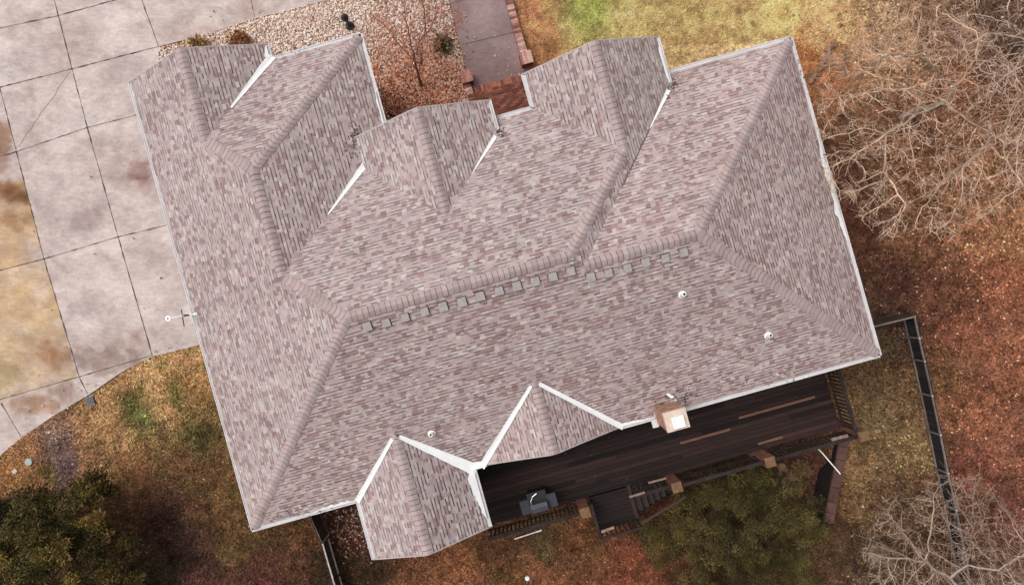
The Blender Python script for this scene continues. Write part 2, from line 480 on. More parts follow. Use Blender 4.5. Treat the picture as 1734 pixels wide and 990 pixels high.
DZ = 0.03
drive_px = [(-1300, 900), (-300, 905), (-60, 806), (0, 771), (36, 741), (90, 704), (150, 668), (205, 630), (258, 603), (300, 593), (360, 578), (460, 553),
            (400, 300), (330, 150), (272, 160), (268, 79), (350, 58), (430, 32), (500, 15), (562, -2), (760, -60), (900, -400), (-1300, -400)]
J = [((0 - 16, 150 - 61), (28, 257)), ((28, 257), (75, 440)), ((75, 440), (135, 640)), ((135, 640), (148, 666)),
     ((92, 0), (122, 117)), ((122, 117), (148, 216)), ((148, 216), (200, 401)), ((200, 401), (258, 602)), ((82, -60), (92, 0)),
     ((240, 0), (269, 80)), ((222, -60), (240, 0)), ((425, 0), (431, 30)), ((412, -60), (425, 0)),
     ((-60, 60), (0, 48)), ((0, 48), (98, 27)), ((98, 27), (240, -12)), ((-60, 163), (0, 148)), ((0, 148), (122, 117)), ((122, 117), (269, 79)),
     ((-40, 277), (28, 257)), ((28, 257), (148, 216)), ((148, 216), (330, 170)), ((-60, 474), (0, 458)), ((0, 458), (75, 438)), ((75, 438), (200, 401)), ((200, 401), (330, 370)),
     ((-60, 690), (0, 676)), ((0, 676), (135, 637)), ((135, 637), (258, 601)), ((2, 682), (36, 740)), ((-14, 20), (-40, -60))]
stains = [  # px, py, rx, ry, strength, colour multiplier
    (14, 326, 50, 24, 0.75, (0.50, 0.36, 0.24)), (22, 372, 40, 14, 0.6, (0.55, 0.42, 0.30)), (20, 330, 36, 18, 0.5, (0.45, 0.3, 0.2)), (20, 560, 105, 110, 0.4, (0.94, 0.84, 0.62)), (100, 600, 34, 24, 0.7, (0.62, 0.46, 0.36)),
    (55, 520, 60, 40, 0.45, (0.9, 0.78, 0.55)), (8, 630, 24, 34, 0.6, (0.62, 0.6, 0.36)), (60, 585, 45, 30, 0.4, (0.78, 0.64, 0.46)), (60, 690, 50, 16, 0.7, (0.62, 0.45, 0.32)), (110, 660, 26, 16, 0.8, (0.55, 0.42, 0.36)), (0, 235, 20, 30, 0.9, (0.55, 0.38, 0.27)),
    (5, 280, 16, 20, 0.6, (0.6, 0.4, 0.3)), (185, 608, 60, 22, 0.8, (0.60, 0.53, 0.50)), (225, 590, 28, 26, 0.6, (0.68, 0.58, 0.54)), (160, 575, 50, 20, 0.35, (0.72, 0.67, 0.64)), (240, 290, 26, 16, 0.9, (0.62, 0.48, 0.46)), (250, 300, 16, 30, 0.5, (0.68, 0.55, 0.52)), (215, 315, 40, 20, 0.5, (0.74, 0.66, 0.64)),
    (135, 370, 45, 20, 0.6, (0.66, 0.60, 0.60)), (160, 350, 25, 15, 0.4, (0.66, 0.60, 0.60)), (120, 470, 45, 16, 0.35, (0.76, 0.72, 0.70)), (55, 200, 8, 60, 0.35, (0.7, 0.64, 0.6)), (330, 55, 70, 16, 0.5, (0.80, 0.70, 0.65)), (420, 20, 40, 18, 0.5, (0.78, 0.66, 0.62)),
    (130, 60, 30, 40, 0.35, (0.78, 0.7, 0.66)), (30, 40, 50, 30, 0.4, (0.78, 0.72, 0.68)), (110, 90, 20, 30, 0.4, (0.8, 0.72, 0.68)), (180, 520, 40, 12, 0.3, (0.8, 0.78, 0.76)), (290, 480, 35, 30, 0.2, (0.8, 0.76, 0.75)), (60, 100, 46, 30, 0.3, (0.8, 0.76, 0.77)),
    (190, 265, 45, 30, 0.25, (0.86, 0.78, 0.72)), (90, 330, 30, 60, 0.25, (0.84, 0.8, 0.8))]


def drive_col(P, CC):
    base = np.array(lin((203, 187, 181))) / E_SEEN * 1.0
    px, py = project(P[:, 0], P[:, 1], np.full(len(P), DZ)); cx, cy = project(CC[:, 0], CC[:, 1], np.full(len(P), DZ))
    col = np.tile(base, (len(P), 1))
    wx0 = px + 30 * vnoise(px, py, 30, 41); wy0 = py + 30 * vnoise(px, py, 30, 42)
    cl = 0.42 * vnoise(wx0, wy0 * 1.9, 46, 5) + 0.3 * vnoise(wx0, wy0 * 1.7, 19, 6) + 0.28 * vnoise(px + py * .3, py * 2.2, 7, 7)
    col *= (1.10 - 0.33 * smooth(.22, .84, cl))[:, None] ** np.array([.9, 1.05, 1.05])
    col = np.clip(col, 0, .7)
    u, v = wh(CC[:, 0], CC[:, 1])
    slab = vnoise(np.floor(u / 3.0) * 7.3, np.floor(v / 3.4) * 5.1, 1.0, 9)
    col *= (0.95 + 0.1 * slab)[:, None]
    left = cx < 28 + (cy - 257) * 0.27          # slabs left of the long joint
    wx = px + 22 * (vnoise(px, py, 20, 11) - 0.5); wy = py + 18 * (vnoise(px, py, 20, 12) - 0.5)
    for sx, sy, rx, ry, st, mc in stains:
        d = ((wx - sx) / rx) ** 2 + ((wy - sy) / ry) ** 2
        dn = d + 1.1 * (vnoise(px, py, 15, 14) - .5) + .5 * (vnoise(px, py, 6, 16) - .5)
        k = min(1, st * 1.2) * (.55 * np.exp(-np.maximum(dn, 0) * .9) + .45 * (1 - smooth(.7, 1.05, dn))) * (.75 + .5 * vnoise(px, py * 1.5, 9, 13))
        k = np.clip(k, 0, 1)
        if sx < 112 and sy > 200: k = k * np.where(left, 1, 0.0)
        col *= 1 - k[:, None] * (1 - np.array(mc))
    e = 14 * (vnoise(px, py, 16, 17) - .5) + 6 * (vnoise(px, py, 5, 18) - .5)
    s2 = left * (cy < 458 - cx * .27) * smooth(299, 309, py + e) * (1 - .8 * smooth(410, 432, py + 2 * e) * smooth(40, 62, px + e))
    col *= 1 - s2[:, None] * (1 - np.array([.92, .76, .53])) * (.7 + .5 * vnoise(px, py * 1.6, 22, 19))[:, None]
    s3 = left * (cy > 458 - cx * .27) * (cy < 676 - cx * .28)
    col *= 1 - s3[:, None] * (1 - np.array([.99, .90, .73])) * (.5 + .8 * vnoise(px, py * 1.3, 34, 20))[:, None]
    return np.clip(col, 0, 0.85)


dm = sheet('driveway', px_poly(drive_px, DZ), DZ, [(at(*a, DZ), at(*b, DZ)) for a, b in J if b[1] > -10 or a[1] > -10], drive_col, 0.105)
dm.materials.append(M['concrete'])
driveway = bpy.data.objects.new('driveway', dm); C.objects.link(driveway); tag(driveway, kind='structure')
jm = MB()
for a, b in J:
    A0, B0 = at(*a, DZ), at(*b, DZ); d = B0 - A0; L = d.length; d.normalize(); s = Vector((-d.y, d.x, 0))
    n = max(2, int(L / 0.15)); wl = [0.008 + 0.020 * random.random() ** 3 for _ in range(n + 1)]; of = [random.uniform(-0.006, 0.006) for _ in range(n + 1)]
    for i in range(n):
        p = A0 + d * (L * i / n); q = A0 + d * (L * (i + 1) / n)
        jm.face([p + s * (of[i] - wl[i]) + Vector((0, 0, .004)), q + s * (of[i + 1] - wl[i + 1]) + Vector((0, 0, .004)),
                 q + s * (of[i + 1] + wl[i + 1]) + Vector((0, 0, .004)), p + s * (of[i] + wl[i]) + Vector((0, 0, .004))])
# the diagonal crack of the second slab
pts = [at(118 - 90 * t + random.uniform(-2, 2), 122 + 130 * t, DZ + .004) for t in np.linspace(0, 1, 16)]
for p, q in zip(pts, pts[1:]):
    s = Vector((-(q - p).y, (q - p).x, 0)).normalized() * 0.006
    jm.face([p - s, q - s, q + s, p + s])
o = obj('driveway_joints', jm, M['joint']); tag(o, kind='structure')


def walk_col(P, CC):
    px, py = project(P[:, 0], P[:, 1], np.full(len(P), 0.02))
    col = np.tile(np.array(lin((150, 128, 126))) / E_SEEN, (len(P), 1))
    col *= (0.85 + 0.3 * vnoise(px, py, 30, 15))[:, None]
    k = np.exp(-(((px - 815) / 26) ** 2 + ((py - 30) / 34) ** 2)) * 0.35
    col *= 1 + k[:, None]
    e = smooth(60, 130, py) * 0.25
    col *= 1 - e[:, None] * np.array([0.7, 1, 1])
    return col


WZ = 0.02
wm = sheet('walkway', px_poly([(690, -300), (762, 0), (790, 120), (802, 172), (905, 150), (868, 0), (800, -300)], WZ), WZ,
           [], walk_col, 0.25)
wm.materials.append(M['concrete'])
walk = bpy.data.objects.new('walkway', wm); C.objects.link(walk); tag(walk, kind='structure')
jm = MB()
for a, b in (((783, 76), (874, 54)), ((755, 8), (800, -4))):
    A0, B0 = at(*a, WZ), at(*b, WZ); d = (B0 - A0).normalized(); s = Vector((-d.y, d.x, 0)) * 0.012; z = Vector((0, 0, .004))
    jm.face([A0 - s + z, B0 - s + z, B0 + s + z, A0 + s + z])
tag(obj('walkway_joints', jm, M['joint']), kind='structure')

# ------------------------------------------------------------------ house: roof geometry
def P3(pl, *more):
    rows = [pl] + list(more)
    Am = [[mm * nu, mm * nv, 1] for nu, nv, c, mm, h0 in rows]; bv = [h0 + mm * c for nu, nv, c, mm, h0 in rows]
    return np.linalg.solve(Am, bv)


HZ = lambda h: (0, 0, 0, 1, h)     # level plane


def at_v(p1, p2, v):
    Am = [[p1[3] * p1[0], p1[3] * p1[1], 1], [p2[3] * p2[0], p2[3] * p2[1], 1], [0, 1, 0]]
    return np.linalg.solve(Am, [p1[4] + p1[3] * p1[2], p2[4] + p2[3] * p2[2], v])


pl = {'L': (-1, 0, -g['uL'], g['mL'], 0), 'R': (1, 0, g['uR'], g['mR'], 0), 'B': (0, -1, -g['vB'], g['mB'], 0),
      'FL': (0, 1, g['vFL'], g['mF'], g['hFL']), 'FR': (0, 1, g['vFR'], g['mFR'], 0),
      'G': (1, 0, g['uG'], g['mG'], 0), 'GF': (0, 1, g['vG'], g['mG'], 0), 'BG': (1, 0, g['uBG'], g['mb'], 0),
      'ML': (-1, 0, -g['uM1'], g['mM'], g['hM']), 'MR': (1, 0, g['uM2'], g['mM'], g['hM']),
      'RL': (-1, 0, -g['uR1'], g['mRg'], g['hFL']), 'RR': (1, 0, g['uR2'], g['mRg'], g['hR']),
      'P1': (-1, 0, -g['u11'], g['m1'], 0), 'P2': (1, 0, g['u12'], g['m1'], 0),
      'Q1': (-1, 0, -g['u21'], g['m2'], 0), 'Q2': (1, 0, g['u22'], g['m2'], 0)}
K = {}
K['BL'] = P3(pl['L'], pl['B'], HZ(0)); K['BR'] = P3(pl['R'], pl['B'], HZ(0)); K['TR'] = P3(pl['R'], pl['FR'], HZ(0)); K['GE'] = P3(pl['G'], pl['GF'], HZ(0))
K['A'] = P3(pl['L'], pl['B'], pl['FL']); K['C'] = P3(pl['L'], pl['FL'], pl['G']); K['D'] = P3(pl['L'], pl['G'], pl['GF']); K['F'] = P3(pl['L'], pl['GF'], pl['BG'])
K['Gl'] = np.array([g['uL'], g['vBG'], 0]); K['Gp'] = at_v(pl['L'], pl['BG'], g['vBG']); K['Gr'] = np.array([g['uBG'], g['vBG'], 0]); K['GBe'] = P3(pl['BG'], pl['GF'], HZ(0))
K['W'] = P3(pl['G'], pl['FL'], HZ(g['hFL'])); K['G0'] = np.array([g['uG'], K['W'][1], 0])
K['FL1'] = P3(pl['RL'], pl['FL'], HZ(g['hFL'])); K['RGb'] = P3(pl['RL'], pl['RR'], pl['FL']); K['RJ'] = P3(pl['RR'], pl['FL'], pl['B']); K['RK'] = P3(pl['RR'], pl['FR'], pl['B'])
K['Rl'] = np.array([g['uR1'], g['vR'], g['hFL']]); K['Rp'] = at_v(pl['RL'], pl['RR'], g['vR']); K['Rr'] = np.array([g['uR2'], g['vR'], g['hR']]); K['RGr'] = P3(pl['RR'], pl['FR'], HZ(g['hR']))
K['FR0'] = np.array([g['uR2'], g['vFR'], 0]); K['BD'] = P3(pl['R'], pl['FR'], pl['B'])
K['Ml'] = np.array([g['uM1'], g['vM'], g['hM']]); K['Mp'] = at_v(pl['ML'], pl['MR'], g['vM']); K['Mr'] = np.array([g['uM2'], g['vM'], g['hM']])
K['Mb'] = P3(pl['ML'], pl['MR'], pl['FL']); K['MlB'] = P3(pl['ML'], pl['FL'], HZ(g['hM'])); K['MrB'] = P3(pl['MR'], pl['FL'], HZ(g['hM']))
K['1a'] = P3(pl['P1'], pl['B'], HZ(0)); K['1b'] = P3(pl['P2'], pl['B'], HZ(0)); K['1c'] = P3(pl['P1'], pl['P2'], pl['B'])
K['2a'] = P3(pl['Q1'], pl['B'], HZ(0)); K['2b'] = P3(pl['Q2'], pl['B'], HZ(0)); K['2c'] = P3(pl['Q1'], pl['Q2'], pl['B'])
K['Pl'] = np.array([g['u11'], g['v1'], 0]); K['Pp'] = at_v(pl['P1'], pl['P2'], g['v1']); K['Pr'] = np.array([g['u12'], g['v1'], 0])
K['Ql'] = np.array([g['u21'], g['v2'], 0]); K['Qp'] = at_v(pl['Q1'], pl['Q2'], g['v2']); K['Qr'] = np.array([g['u22'], g['v2'], 0])


def kw(n):
    u, v, h = K[n] if isinstance(n, str) else n
    return hw(u * S, v * S, ZE + h * S)


# plane name -> (corner names, distance of the first course from the eave)
ROOF = {'L': ('BL A C D F Gp Gl', .09), 'BG': ('Gp F GBe Gr', .07), 'GF': ('F D GE GBe', .09), 'G': ('D C W G0 GE', .09),
        'FL': ('A RJ RGb FL1 W C', .09), 'ML': ('Ml MlB Mb Mp', .03), 'MR': ('Mp Mb MrB Mr', .07), 'RL': ('Rl FL1 RGb Rp', .09),
        'RR': ('Rp RGb RJ RK RGr Rr', .07), 'FR': ('RK BD TR FR0 RGr', .09), 'R': ('TR BD BR', .09),
        'B': ('A BL 1a 1c 1b 2a 2c 2b BR BD RK RJ', .09), 'P1': ('1a Pl Pp 1c', .09), 'P2': ('1c Pp Pr 1b', .10), 'Q1': ('2a Ql Qp 2c', .03), 'Q2': ('2c Qp Qr 2b', .03)}


def clip_half(poly, a, b, c):
    """keep a*x+b*y>=c"""
    out = []
    n = len(poly)
    for i in range(n):
        p, q = poly[i], poly[(i + 1) % n]
        dp = a * p[0] + b * p[1] - c; dq = a * q[0] + b * q[1] - c
        if dp >= 0: out.append(p)
        if dp * dq < 0:
            t = dp / (dp - dq); out.append((p[0] + (q[0] - p[0]) * t, p[1] + (q[1] - p[1]) * t))
    return out


def clip_tri(poly, tri):
    for i in range(3):
        p, q = tri[i], tri[(i + 1) % 3]
        a, b = -(q[1] - p[1]), q[0] - p[0]
        poly = clip_half(poly, a, b, a * p[0] + b * p[1])
        if len(poly) < 3: return []
    return poly


house = thing('house', hw(0.3, 0.0, 0.0), 'brick house under a large many-gabled pinkish grey shingle roof beside the concrete driveway', 'house')
BASE = [np.array(alb(c)) for c in ((193, 174, 172), (190, 171, 171), (195, 176, 173), (186, 168, 170))]
LIGHT = [np.array(alb(c)) for c in ((205, 191, 187), (203, 189, 186), (200, 190, 188))]
DARK = [np.array(alb(c)) for c in ((172, 149, 147), (165, 140, 139), (178, 156, 154), (168, 149, 147), (172, 142, 142), (160, 135, 134))]
FR = {}
roof = MB()
rr = np.random.default_rng(5)
EXPO = 0.102
for name, (corners, cut) in ROOF.items():
    P = [kw(n) for n in corners.split()]
    u_, v_, c_, mm, h0 = pl[name]
    nrm = Vector((mm * u_, mm * v_, 1)); n3 = (hw(nrm.x, nrm.y, 0) + Vector((0, 0, 1))).normalized()
    sdir = Vector((0, 0, 1)).cross(n3).normalized(); tdir = n3.cross(sdir).normalized()
    if tdir.z < 0: tdir = -tdir; sdir = -sdir
    o0 = P[0]
    q2 = [((p - o0).dot(sdir), (p - o0).dot(tdir)) for p in P]
    tmin = min(q[1] for q in q2); q2 = [(a, b - tmin) for a, b in q2]
    org = o0 + tdir * tmin
    FR[name] = (org, sdir, tdir, n3)
    tris = [[q2[i] for i in t] for t in tessellate_polygon([[Vector((a, b, 0)) for a, b in q2]])]
    T2 = []
    for t in tris:
        area = (t[1][0] - t[0][0]) * (t[2][1] - t[0][1]) - (t[2][0] - t[0][0]) * (t[1][1] - t[0][1])
        if abs(area) < 1e-5: continue
        if area < 0: t = t[::-1]
        T2.append(t)
    tcut = cut

    def to3(p, off):
        return org + sdir * p[0] + tdir * p[1] + n3 * off
    # underlay
    for t in T2:
        t2 = clip_half(list(t), 0, 1, tcut)
        if len(t2) >= 3: roof.face([to3(p, -0.004) for p in t2], (0.10, 0.08, 0.08))
    smin = min(q[0] for q in q2); smax = max(q[0] for q in q2); tmax = max(q[1] for q in q2)
    bb = [(min(p[0] for p in t), max(p[0] for p in t), min(p[1] for p in t), max(p[1] for p in t)) for t in T2]

    def emit(poly, offs, col, skirt=None):
        """poly in (s,t), offs: function of (s,t) -> height above the plane"""
        pmin = min(p[0] for p in poly); pmax = max(p[0] for p in poly); qmin = min(p[1] for p in poly); qmax = max(p[1] for p in poly)
        for t, b in zip(T2, bb):
            if pmax < b[0] or pmin > b[1] or qmax < b[2] or qmin > b[3]: continue
            c = clip_tri(list(poly), t)
            if len(c) < 3: continue
            c = clip_half(c, 0, 1, tcut)
            if len(c) < 3: continue
            ar = sum(c[i][0] * c[(i + 1) % len(c)][1] - c[(i + 1) % len(c)][0] * c[i][1] for i in range(len(c)))
            if abs(ar) < 1e-6: continue
            roof.face([to3(p, offs(p)) for p in c], col)
            if skirt:
                for i in range(len(c)):
                    p, q = c[i], c[(i + 1) % len(c)]
                    if (abs(p[1] - qmin) < 1e-6 and abs(q[1] - qmin) < 1e-6) or (abs(p[0] - q[0]) < 1e-6 and (abs(p[0] - pmin) < 1e-6 or abs(p[0] - pmax) < 1e-6)):
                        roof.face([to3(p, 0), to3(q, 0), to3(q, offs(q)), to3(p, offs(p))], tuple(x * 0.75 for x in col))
    k = 0
    while k * EXPO + tcut < tmax:
        t0 = k * EXPO + tcut; t1 = t0 + EXPO
        s = smin - rr.random() * 0.3
        last = None
        while s < smax:
            w = rr.uniform(0.085, 0.175)
            sx_, tx_ = np.array([s + 40.0]), np.array([t0 + 60.0])
            cl = vnoise(sx_ * .9, tx_ * 1.4, .24, 61 + len(FR))[0]; big = vnoise(sx_ * 1.3, tx_ * .5, 1.1, 71 + len(FR))[0]
            r1 = rr.random()
            pd = .13 + .30 * max(0.0, cl - .45) * 2 + .10 * big; plt = .12 * (1 - cl) + .09
            if r1 < pd: col = DARK[rr.integers(len(DARK))]
            elif r1 > 1 - plt: col = LIGHT[rr.integers(len(LIGHT))]
            else: col = BASE[rr.integers(len(BASE))]
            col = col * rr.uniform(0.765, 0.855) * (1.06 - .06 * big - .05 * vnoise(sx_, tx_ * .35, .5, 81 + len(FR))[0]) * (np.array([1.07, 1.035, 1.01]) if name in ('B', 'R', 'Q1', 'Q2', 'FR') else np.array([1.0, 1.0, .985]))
            col = col * ((.87 + .13 * min(1.0, t0 / 2.6)) if name == 'R' else .95 if name in ('P2', 'Q2') else 1.07 if name in ('G', 'BG', 'MR') else 1.0) * rr.choice((.94, 1.0, 1.06))  # light and shade of right-facing slopes put into colour; R weathered towards its eave
            tooth = rr.random() < (0.74 if r1 < pd else 0.60)
            hgt = 0.014 if tooth else 0.0065
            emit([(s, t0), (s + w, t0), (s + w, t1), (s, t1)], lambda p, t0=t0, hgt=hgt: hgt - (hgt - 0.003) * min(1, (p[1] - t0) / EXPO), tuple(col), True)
            if tooth and k > 0:
                bw = rr.uniform(0.022, 0.036) * (1.25 if name in ('P2', 'R', 'Q2') or (name == 'B' and t0 < 1.3) else 1)  # printed bands, widened as painted butt shadow on right-facing slopes; low B weathered
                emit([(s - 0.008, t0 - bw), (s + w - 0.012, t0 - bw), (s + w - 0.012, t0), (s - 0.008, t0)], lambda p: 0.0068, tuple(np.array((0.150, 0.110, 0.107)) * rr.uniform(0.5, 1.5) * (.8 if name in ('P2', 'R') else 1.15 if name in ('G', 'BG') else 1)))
            s += w
        k += 1
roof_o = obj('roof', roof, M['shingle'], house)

# ridge and hip caps ------------------------------------------------
CAPS = [('A', 'RJ', 'FL', 'B'), ('RK', 'BD', 'FR', 'B'), ('TR', 'BD', 'FR', 'R'), ('BR', 'BD', 'R', 'B'), ('BL', 'A', 'L', 'B'), ('C', 'A', 'L', 'FL'), ('C', 'D', 'L', 'G'),
        ('GE', 'D', 'G', 'GF'), ('F', 'D', 'L', 'GF'), ('Gp', 'F', 'L', 'BG'), ('Mp', 'Mb', 'ML', 'MR'), ('Rp', 'RGb', 'RL', 'RR'), ('RGb', 'RJ', 'FL', 'RR'), ('Pp', '1c', 'P1', 'P2'), ('Qp', '2c', 'Q1', 'Q2')]
capc = np.array(alb((173, 154, 152)))
for a, b, n1, n2 in CAPS:
    pa, pb = kw(a), kw(b); d = pb - pa; L = d.length; d.normalize()
    cs = []
    for n in (n1, n2):
        nn = FR[n][3]; c = d.cross(nn).normalized()
        if c.z > 0 or (abs(c.z) < 1e-4): c = c if c.z <= 0 else -c
        cs.append((c, nn))
    (c1, m1), (c2, m2) = cs
    upv = (m1 + m2).normalized()
    mb = MB()
    prof = [(c1, m1, 0.15, 0.012), (c1, m1, 0.09, 0.018), (c1, m1, 0.035, 0.019), (None, upv, 0, 0.016), (c2, m2, 0.035, 0.019), (c2, m2, 0.09, 0.018), (c2, m2, 0.15, 0.012)]
    hip = abs(d.z) > 0.1
    s = 0.10 if hip else 0.0
    prev_w = 1
    while s < L - 0.03:
        e = min(0.148 * rr.uniform(0.96, 1.04), L - s)

        def row(pos, lift, dz=0.0, wob=0.0):
            out = []
            for c, n, w, h in prof:
                # a folded cap bows down the hip at its sides
                bow = -0.085 * (w / 0.15) ** 2 if hip else -0.012 * (w / 0.15) ** 2
                p = pa + d * (pos + bow) + (c * w if c is not None else Vector((0, 0, 0))) + n * (h + lift)
                out.append(p)
            return out
        col = capc * rr.uniform(0.9, 1.1) * (1 + np.array([.03, 0, -.01]) * rr.uniform(-1, 1))
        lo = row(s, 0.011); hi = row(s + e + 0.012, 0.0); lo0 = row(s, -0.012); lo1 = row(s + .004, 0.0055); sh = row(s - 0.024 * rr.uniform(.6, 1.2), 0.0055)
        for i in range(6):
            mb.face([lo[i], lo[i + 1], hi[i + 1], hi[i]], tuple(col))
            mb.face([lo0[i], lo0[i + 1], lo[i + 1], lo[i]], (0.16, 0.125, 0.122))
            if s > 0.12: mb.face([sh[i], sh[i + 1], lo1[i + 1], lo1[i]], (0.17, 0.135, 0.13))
        # side edges
        mb.face([lo[0], hi[0], hi[0] - m1 * .02, lo[0] - m1 * .03], tuple(col * .8)); mb.face([lo[6], hi[6], hi[6] - m2 * .02, lo[6] - m2 * .03], tuple(col * .8))
        s += e
    obj('ridge_cap', mb, M['cap'], roof_o)

# valley flashing ---------------------------------------------------
# bottom, top, planes, start and end fraction, half widths at both ends
VAL = [('GBe', 'F', 'BG', 'GF', -0.02, 0.62, .14, .04), ('W', 'C', 'G', 'FL', 0.0, 0.53, .13, .03), ('MrB', 'Mb', 'MR', 'FL', 0.06, 0.52, .075, .02),
       ('RGr', 'RK', 'RR', 'FR', 0.04, 0.27, .075, .02), ('1a', '1c', 'P1', 'B', 0.0, 0.95, .10, .06), ('1b', '1c', 'P2', 'B', -0.03, 0.95, .21, .07),
       ('2a', '2c', 'Q1', 'B', 0.0, 0.95, .115, .06), ('2b', '2c', 'Q2', 'B', 0.0, 0.95, .10, .07)]
for a, b, n1, n2, f0, f1, w0, w1 in VAL:
    pa, pb = kw(a), kw(b); d = pb - pa; L = d.length; d.normalize(); mb = MB()
    cs = []
    for n in (n1, n2):
        nn = FR[n][3]; c = d.cross(nn).normalized()
        if c.z < 0: c = -c
        cs.append((c, nn))
    n = 14; rows = []
    for i in range(n + 1):
        t = f0 + (f1 - f0) * i / n; w = w0 + (w1 - w0) * i / n
        p = pa + d * (L * t)
        rows.append((p + cs[0][0] * w * rr.uniform(.93, 1.07) + cs[0][1] * .027, p + (cs[0][1] + cs[1][1]).normalized() * .027, p + cs[1][0] * w * rr.uniform(.93, 1.07) + cs[1][1] * .027))
    for r0, r1 in zip(rows, rows[1:]):
        mb.face([r0[0], r0[1], r1[1], r1[0]]); mb.face([r0[1], r0[2], r1[2], r1[1]])
    obj('valley_flashing', mb, M['white_metal'], roof_o)
# the dark lap of the right-hand valley above its flashing
mb = MB(); pa, pb = kw('RGr'), kw('RK'); d = pb - pa
for i in range(26):
    t0 = 0.27 + 0.33 * i / 26; t1 = t0 + 0.33 / 26; s = Vector((-d.y, d.x, 0)).normalized(); z = Vector((0, 0, .03)); w = 0.008 + rr.random() * .016
    mb.face([pa + d * t0 - s * w + z, pa + d * t1 - s * w + z, pa + d * t1 + s * w + z, pa + d * t0 + s * w + z], (0.15, 0.10, 0.10))
obj('valley_lap', mb, M['cap'], roof_o)


# gutters, fascia, rakes -------------------------------------------
def gutter(a, b, outward, ins=0.09, out=0.055, mat_='gutter', drop=0.0, parent=house):
    pa, pb = kw(a), kw(b); d = (pb - pa); L = d.length; d.normalize(); ov = hw(outward[0], outward[1], 0)
    prof = [(-ins, 0.012), (-ins, -0.085), (out - .015, -0.085), (out, -0.01), (out, 0.012), (out - 0.026, 0.012), (out - 0.028, 0.004), (out - .032, -0.006), (-ins + 0.012, -0.006), (-ins + .012, .012)]
    mb = MB()
    pts = [[p + ov * x + Vector((0, 0, z - drop)) for x, z in prof] for p in (pa, pb)]
    n = len(prof)
    for i in range(n):
        j = (i + 1) % n
        mb.face([pts[0][i], pts[0][j], pts[1][j], pts[1][i]])
    mb.face(list(reversed(pts[0]))); mb.face(pts[1])
    # hangers across the trough
    k = max(1, int(L / 0.9))
    obj('gutter', mb, M[mat_], parent)
    fb = MB()
    fb.beam(pa - ov * (ins + .02) - Vector((0, 0, .12 + drop)), pb - ov * (ins + .02) - Vector((0, 0, .12 + drop)), 0.025, 0.2)
    obj('fascia', fb, M['trim'], parent)


def pt(u, v, h): return np.array([u, v, h])


GUT = [('Gl', 'BL', (-1, 0)), ('BL', '1a', (0, -1)), ('1a', 'Pl', (-1, 0)), ('Pr', '1b', (1, 0)), ('1b', '2a', (0, -1)), ('2b', 'BR', (0, -1)), ('BR', 'TR', (1, 0)),
       ('TR', 'FR0', (0, 1)), ('RGr', 'Rr', (1, 0)), ('Rl', 'FL1', (-1, 0)), ('FL1', pt(g['uM2'], g['vFL'], g['hFL']), (0, 1)), ('MrB', 'Mr', (1, 0)),
       ('G0', 'GE', (1, 0)), ('GE', 'GBe', (0, 1)), ('GBe', 'Gr', (1, 0))]
for a, b, o_ in GUT:
    gutter(a, b, o_, out=.02 if o_ == (-1, 0) and a == 'Gl' else .05)
for e1, pk, e2 in (('Gl', 'Gp', 'Gr'), ('Ml', 'Mp', 'Mr'), ('Rl', 'Rp', 'Rr'), ('Pl', 'Pp', 'Pr'), ('Ql', 'Qp', 'Qr')):
    for a, b in ((e1, pk), (pk, e2)):
        mb = MB(); pa, pb = kw(a), kw(b)
        mb.beam(pa - Vector((0, 0, .10)), pb - Vector((0, 0, .10)), .03, .2)
        obj('rake_board', mb, M['trim'], house)
mb = MB(); mb.beam(kw('Ml') - Vector((0, 0, .1)), kw('MlB') - Vector((0, 0, .1)), .03, .16); obj('fascia', mb, M['trim'], house)


# white drip edges that show above some gutters ------------------------
def drip(a, b, inward, f0, f1, w0, w1, lumps, nm):
    pa, pb = kw(a), kw(b); iv = hw(inward[0], inward[1], 0); mb = MB(); n = 40
    nn = FR[nm][3]; sl = (iv - nn * iv.dot(nn)).normalized()
    pr = []
    for i in range(n + 1):
        t = i / n; f = f0 + (f1 - f0) * t; p = pa + (pb - pa) * f
        w = (w0 + (w1 - w0) * t) * (1 + lumps * (vnoise(np.array([i * 1.0]), np.array([f0 * 50]), 2.2, 21)[0] - 0.4)) * min(1, 6 * t + .1, 6 * (1 - t) + .1)
        pr.append((p + sl * 0.05 + nn * .036, p + sl * (0.05 + max(.01, w)) + nn * .032))
    for q, r in zip(pr, pr[1:]):
        mb.face([q[0], r[0], r[1], q[1]])
        mb.face([q[0], r[0], r[0] - nn * .05, q[0] - nn * .05])
    obj('drip_edge', mb, M['white_metal'], roof_o)


drip('TR', 'BR', (-1, 0), 0.30, 0.64, .10, .14, 1.6, 'R')
drip('BL', '1a', (0, 1), 0.60, 0.98, .09, .07, 1.2, 'B')
drip('1b', 'Pr', (-1, 0), -0.02, 0.86, .26, .07, .5, 'P2')
drip('GE', 'G0', (-1, 0), 0.50, 0.98, .035, .07, .8, 'G')
drip('RGr', 'Rr', (-1, 0), 0.03, 0.85, .06, .09, .4, 'RR')
drip('GBe', 'Gr', (-1, 0), 0.0, 0.9, .14, .03, .5, 'BG')
drip('2b', 'BR', (0, 1), -0.02, 0.12, .12, .03, .8, 'B')
drip('MrB', 'Mr', (-1, 0), 0.1, 0.9, .02, .02, .2, 'MR')
# the white apron where the two back gables meet
mb = MB(); a_, b_ = kw('1b'), kw('2a'); z = Vector((0, 0, .06))
iv = hw(0, 1, 0); iu = hw(1, 0, 0)
mb.face([a_ - iu * .16 - iv * .02 + z, a_ + iu * .02 - iv * .03 + z, b_ + iu * .18 - iv * .02 + z, b_ + iu * .12 + iv * .16 + z * 1.9, a_ - iu * .06 + iv * .22 + z * 2.2])
obj('valley_apron', mb, M['white_metal'], roof_o)


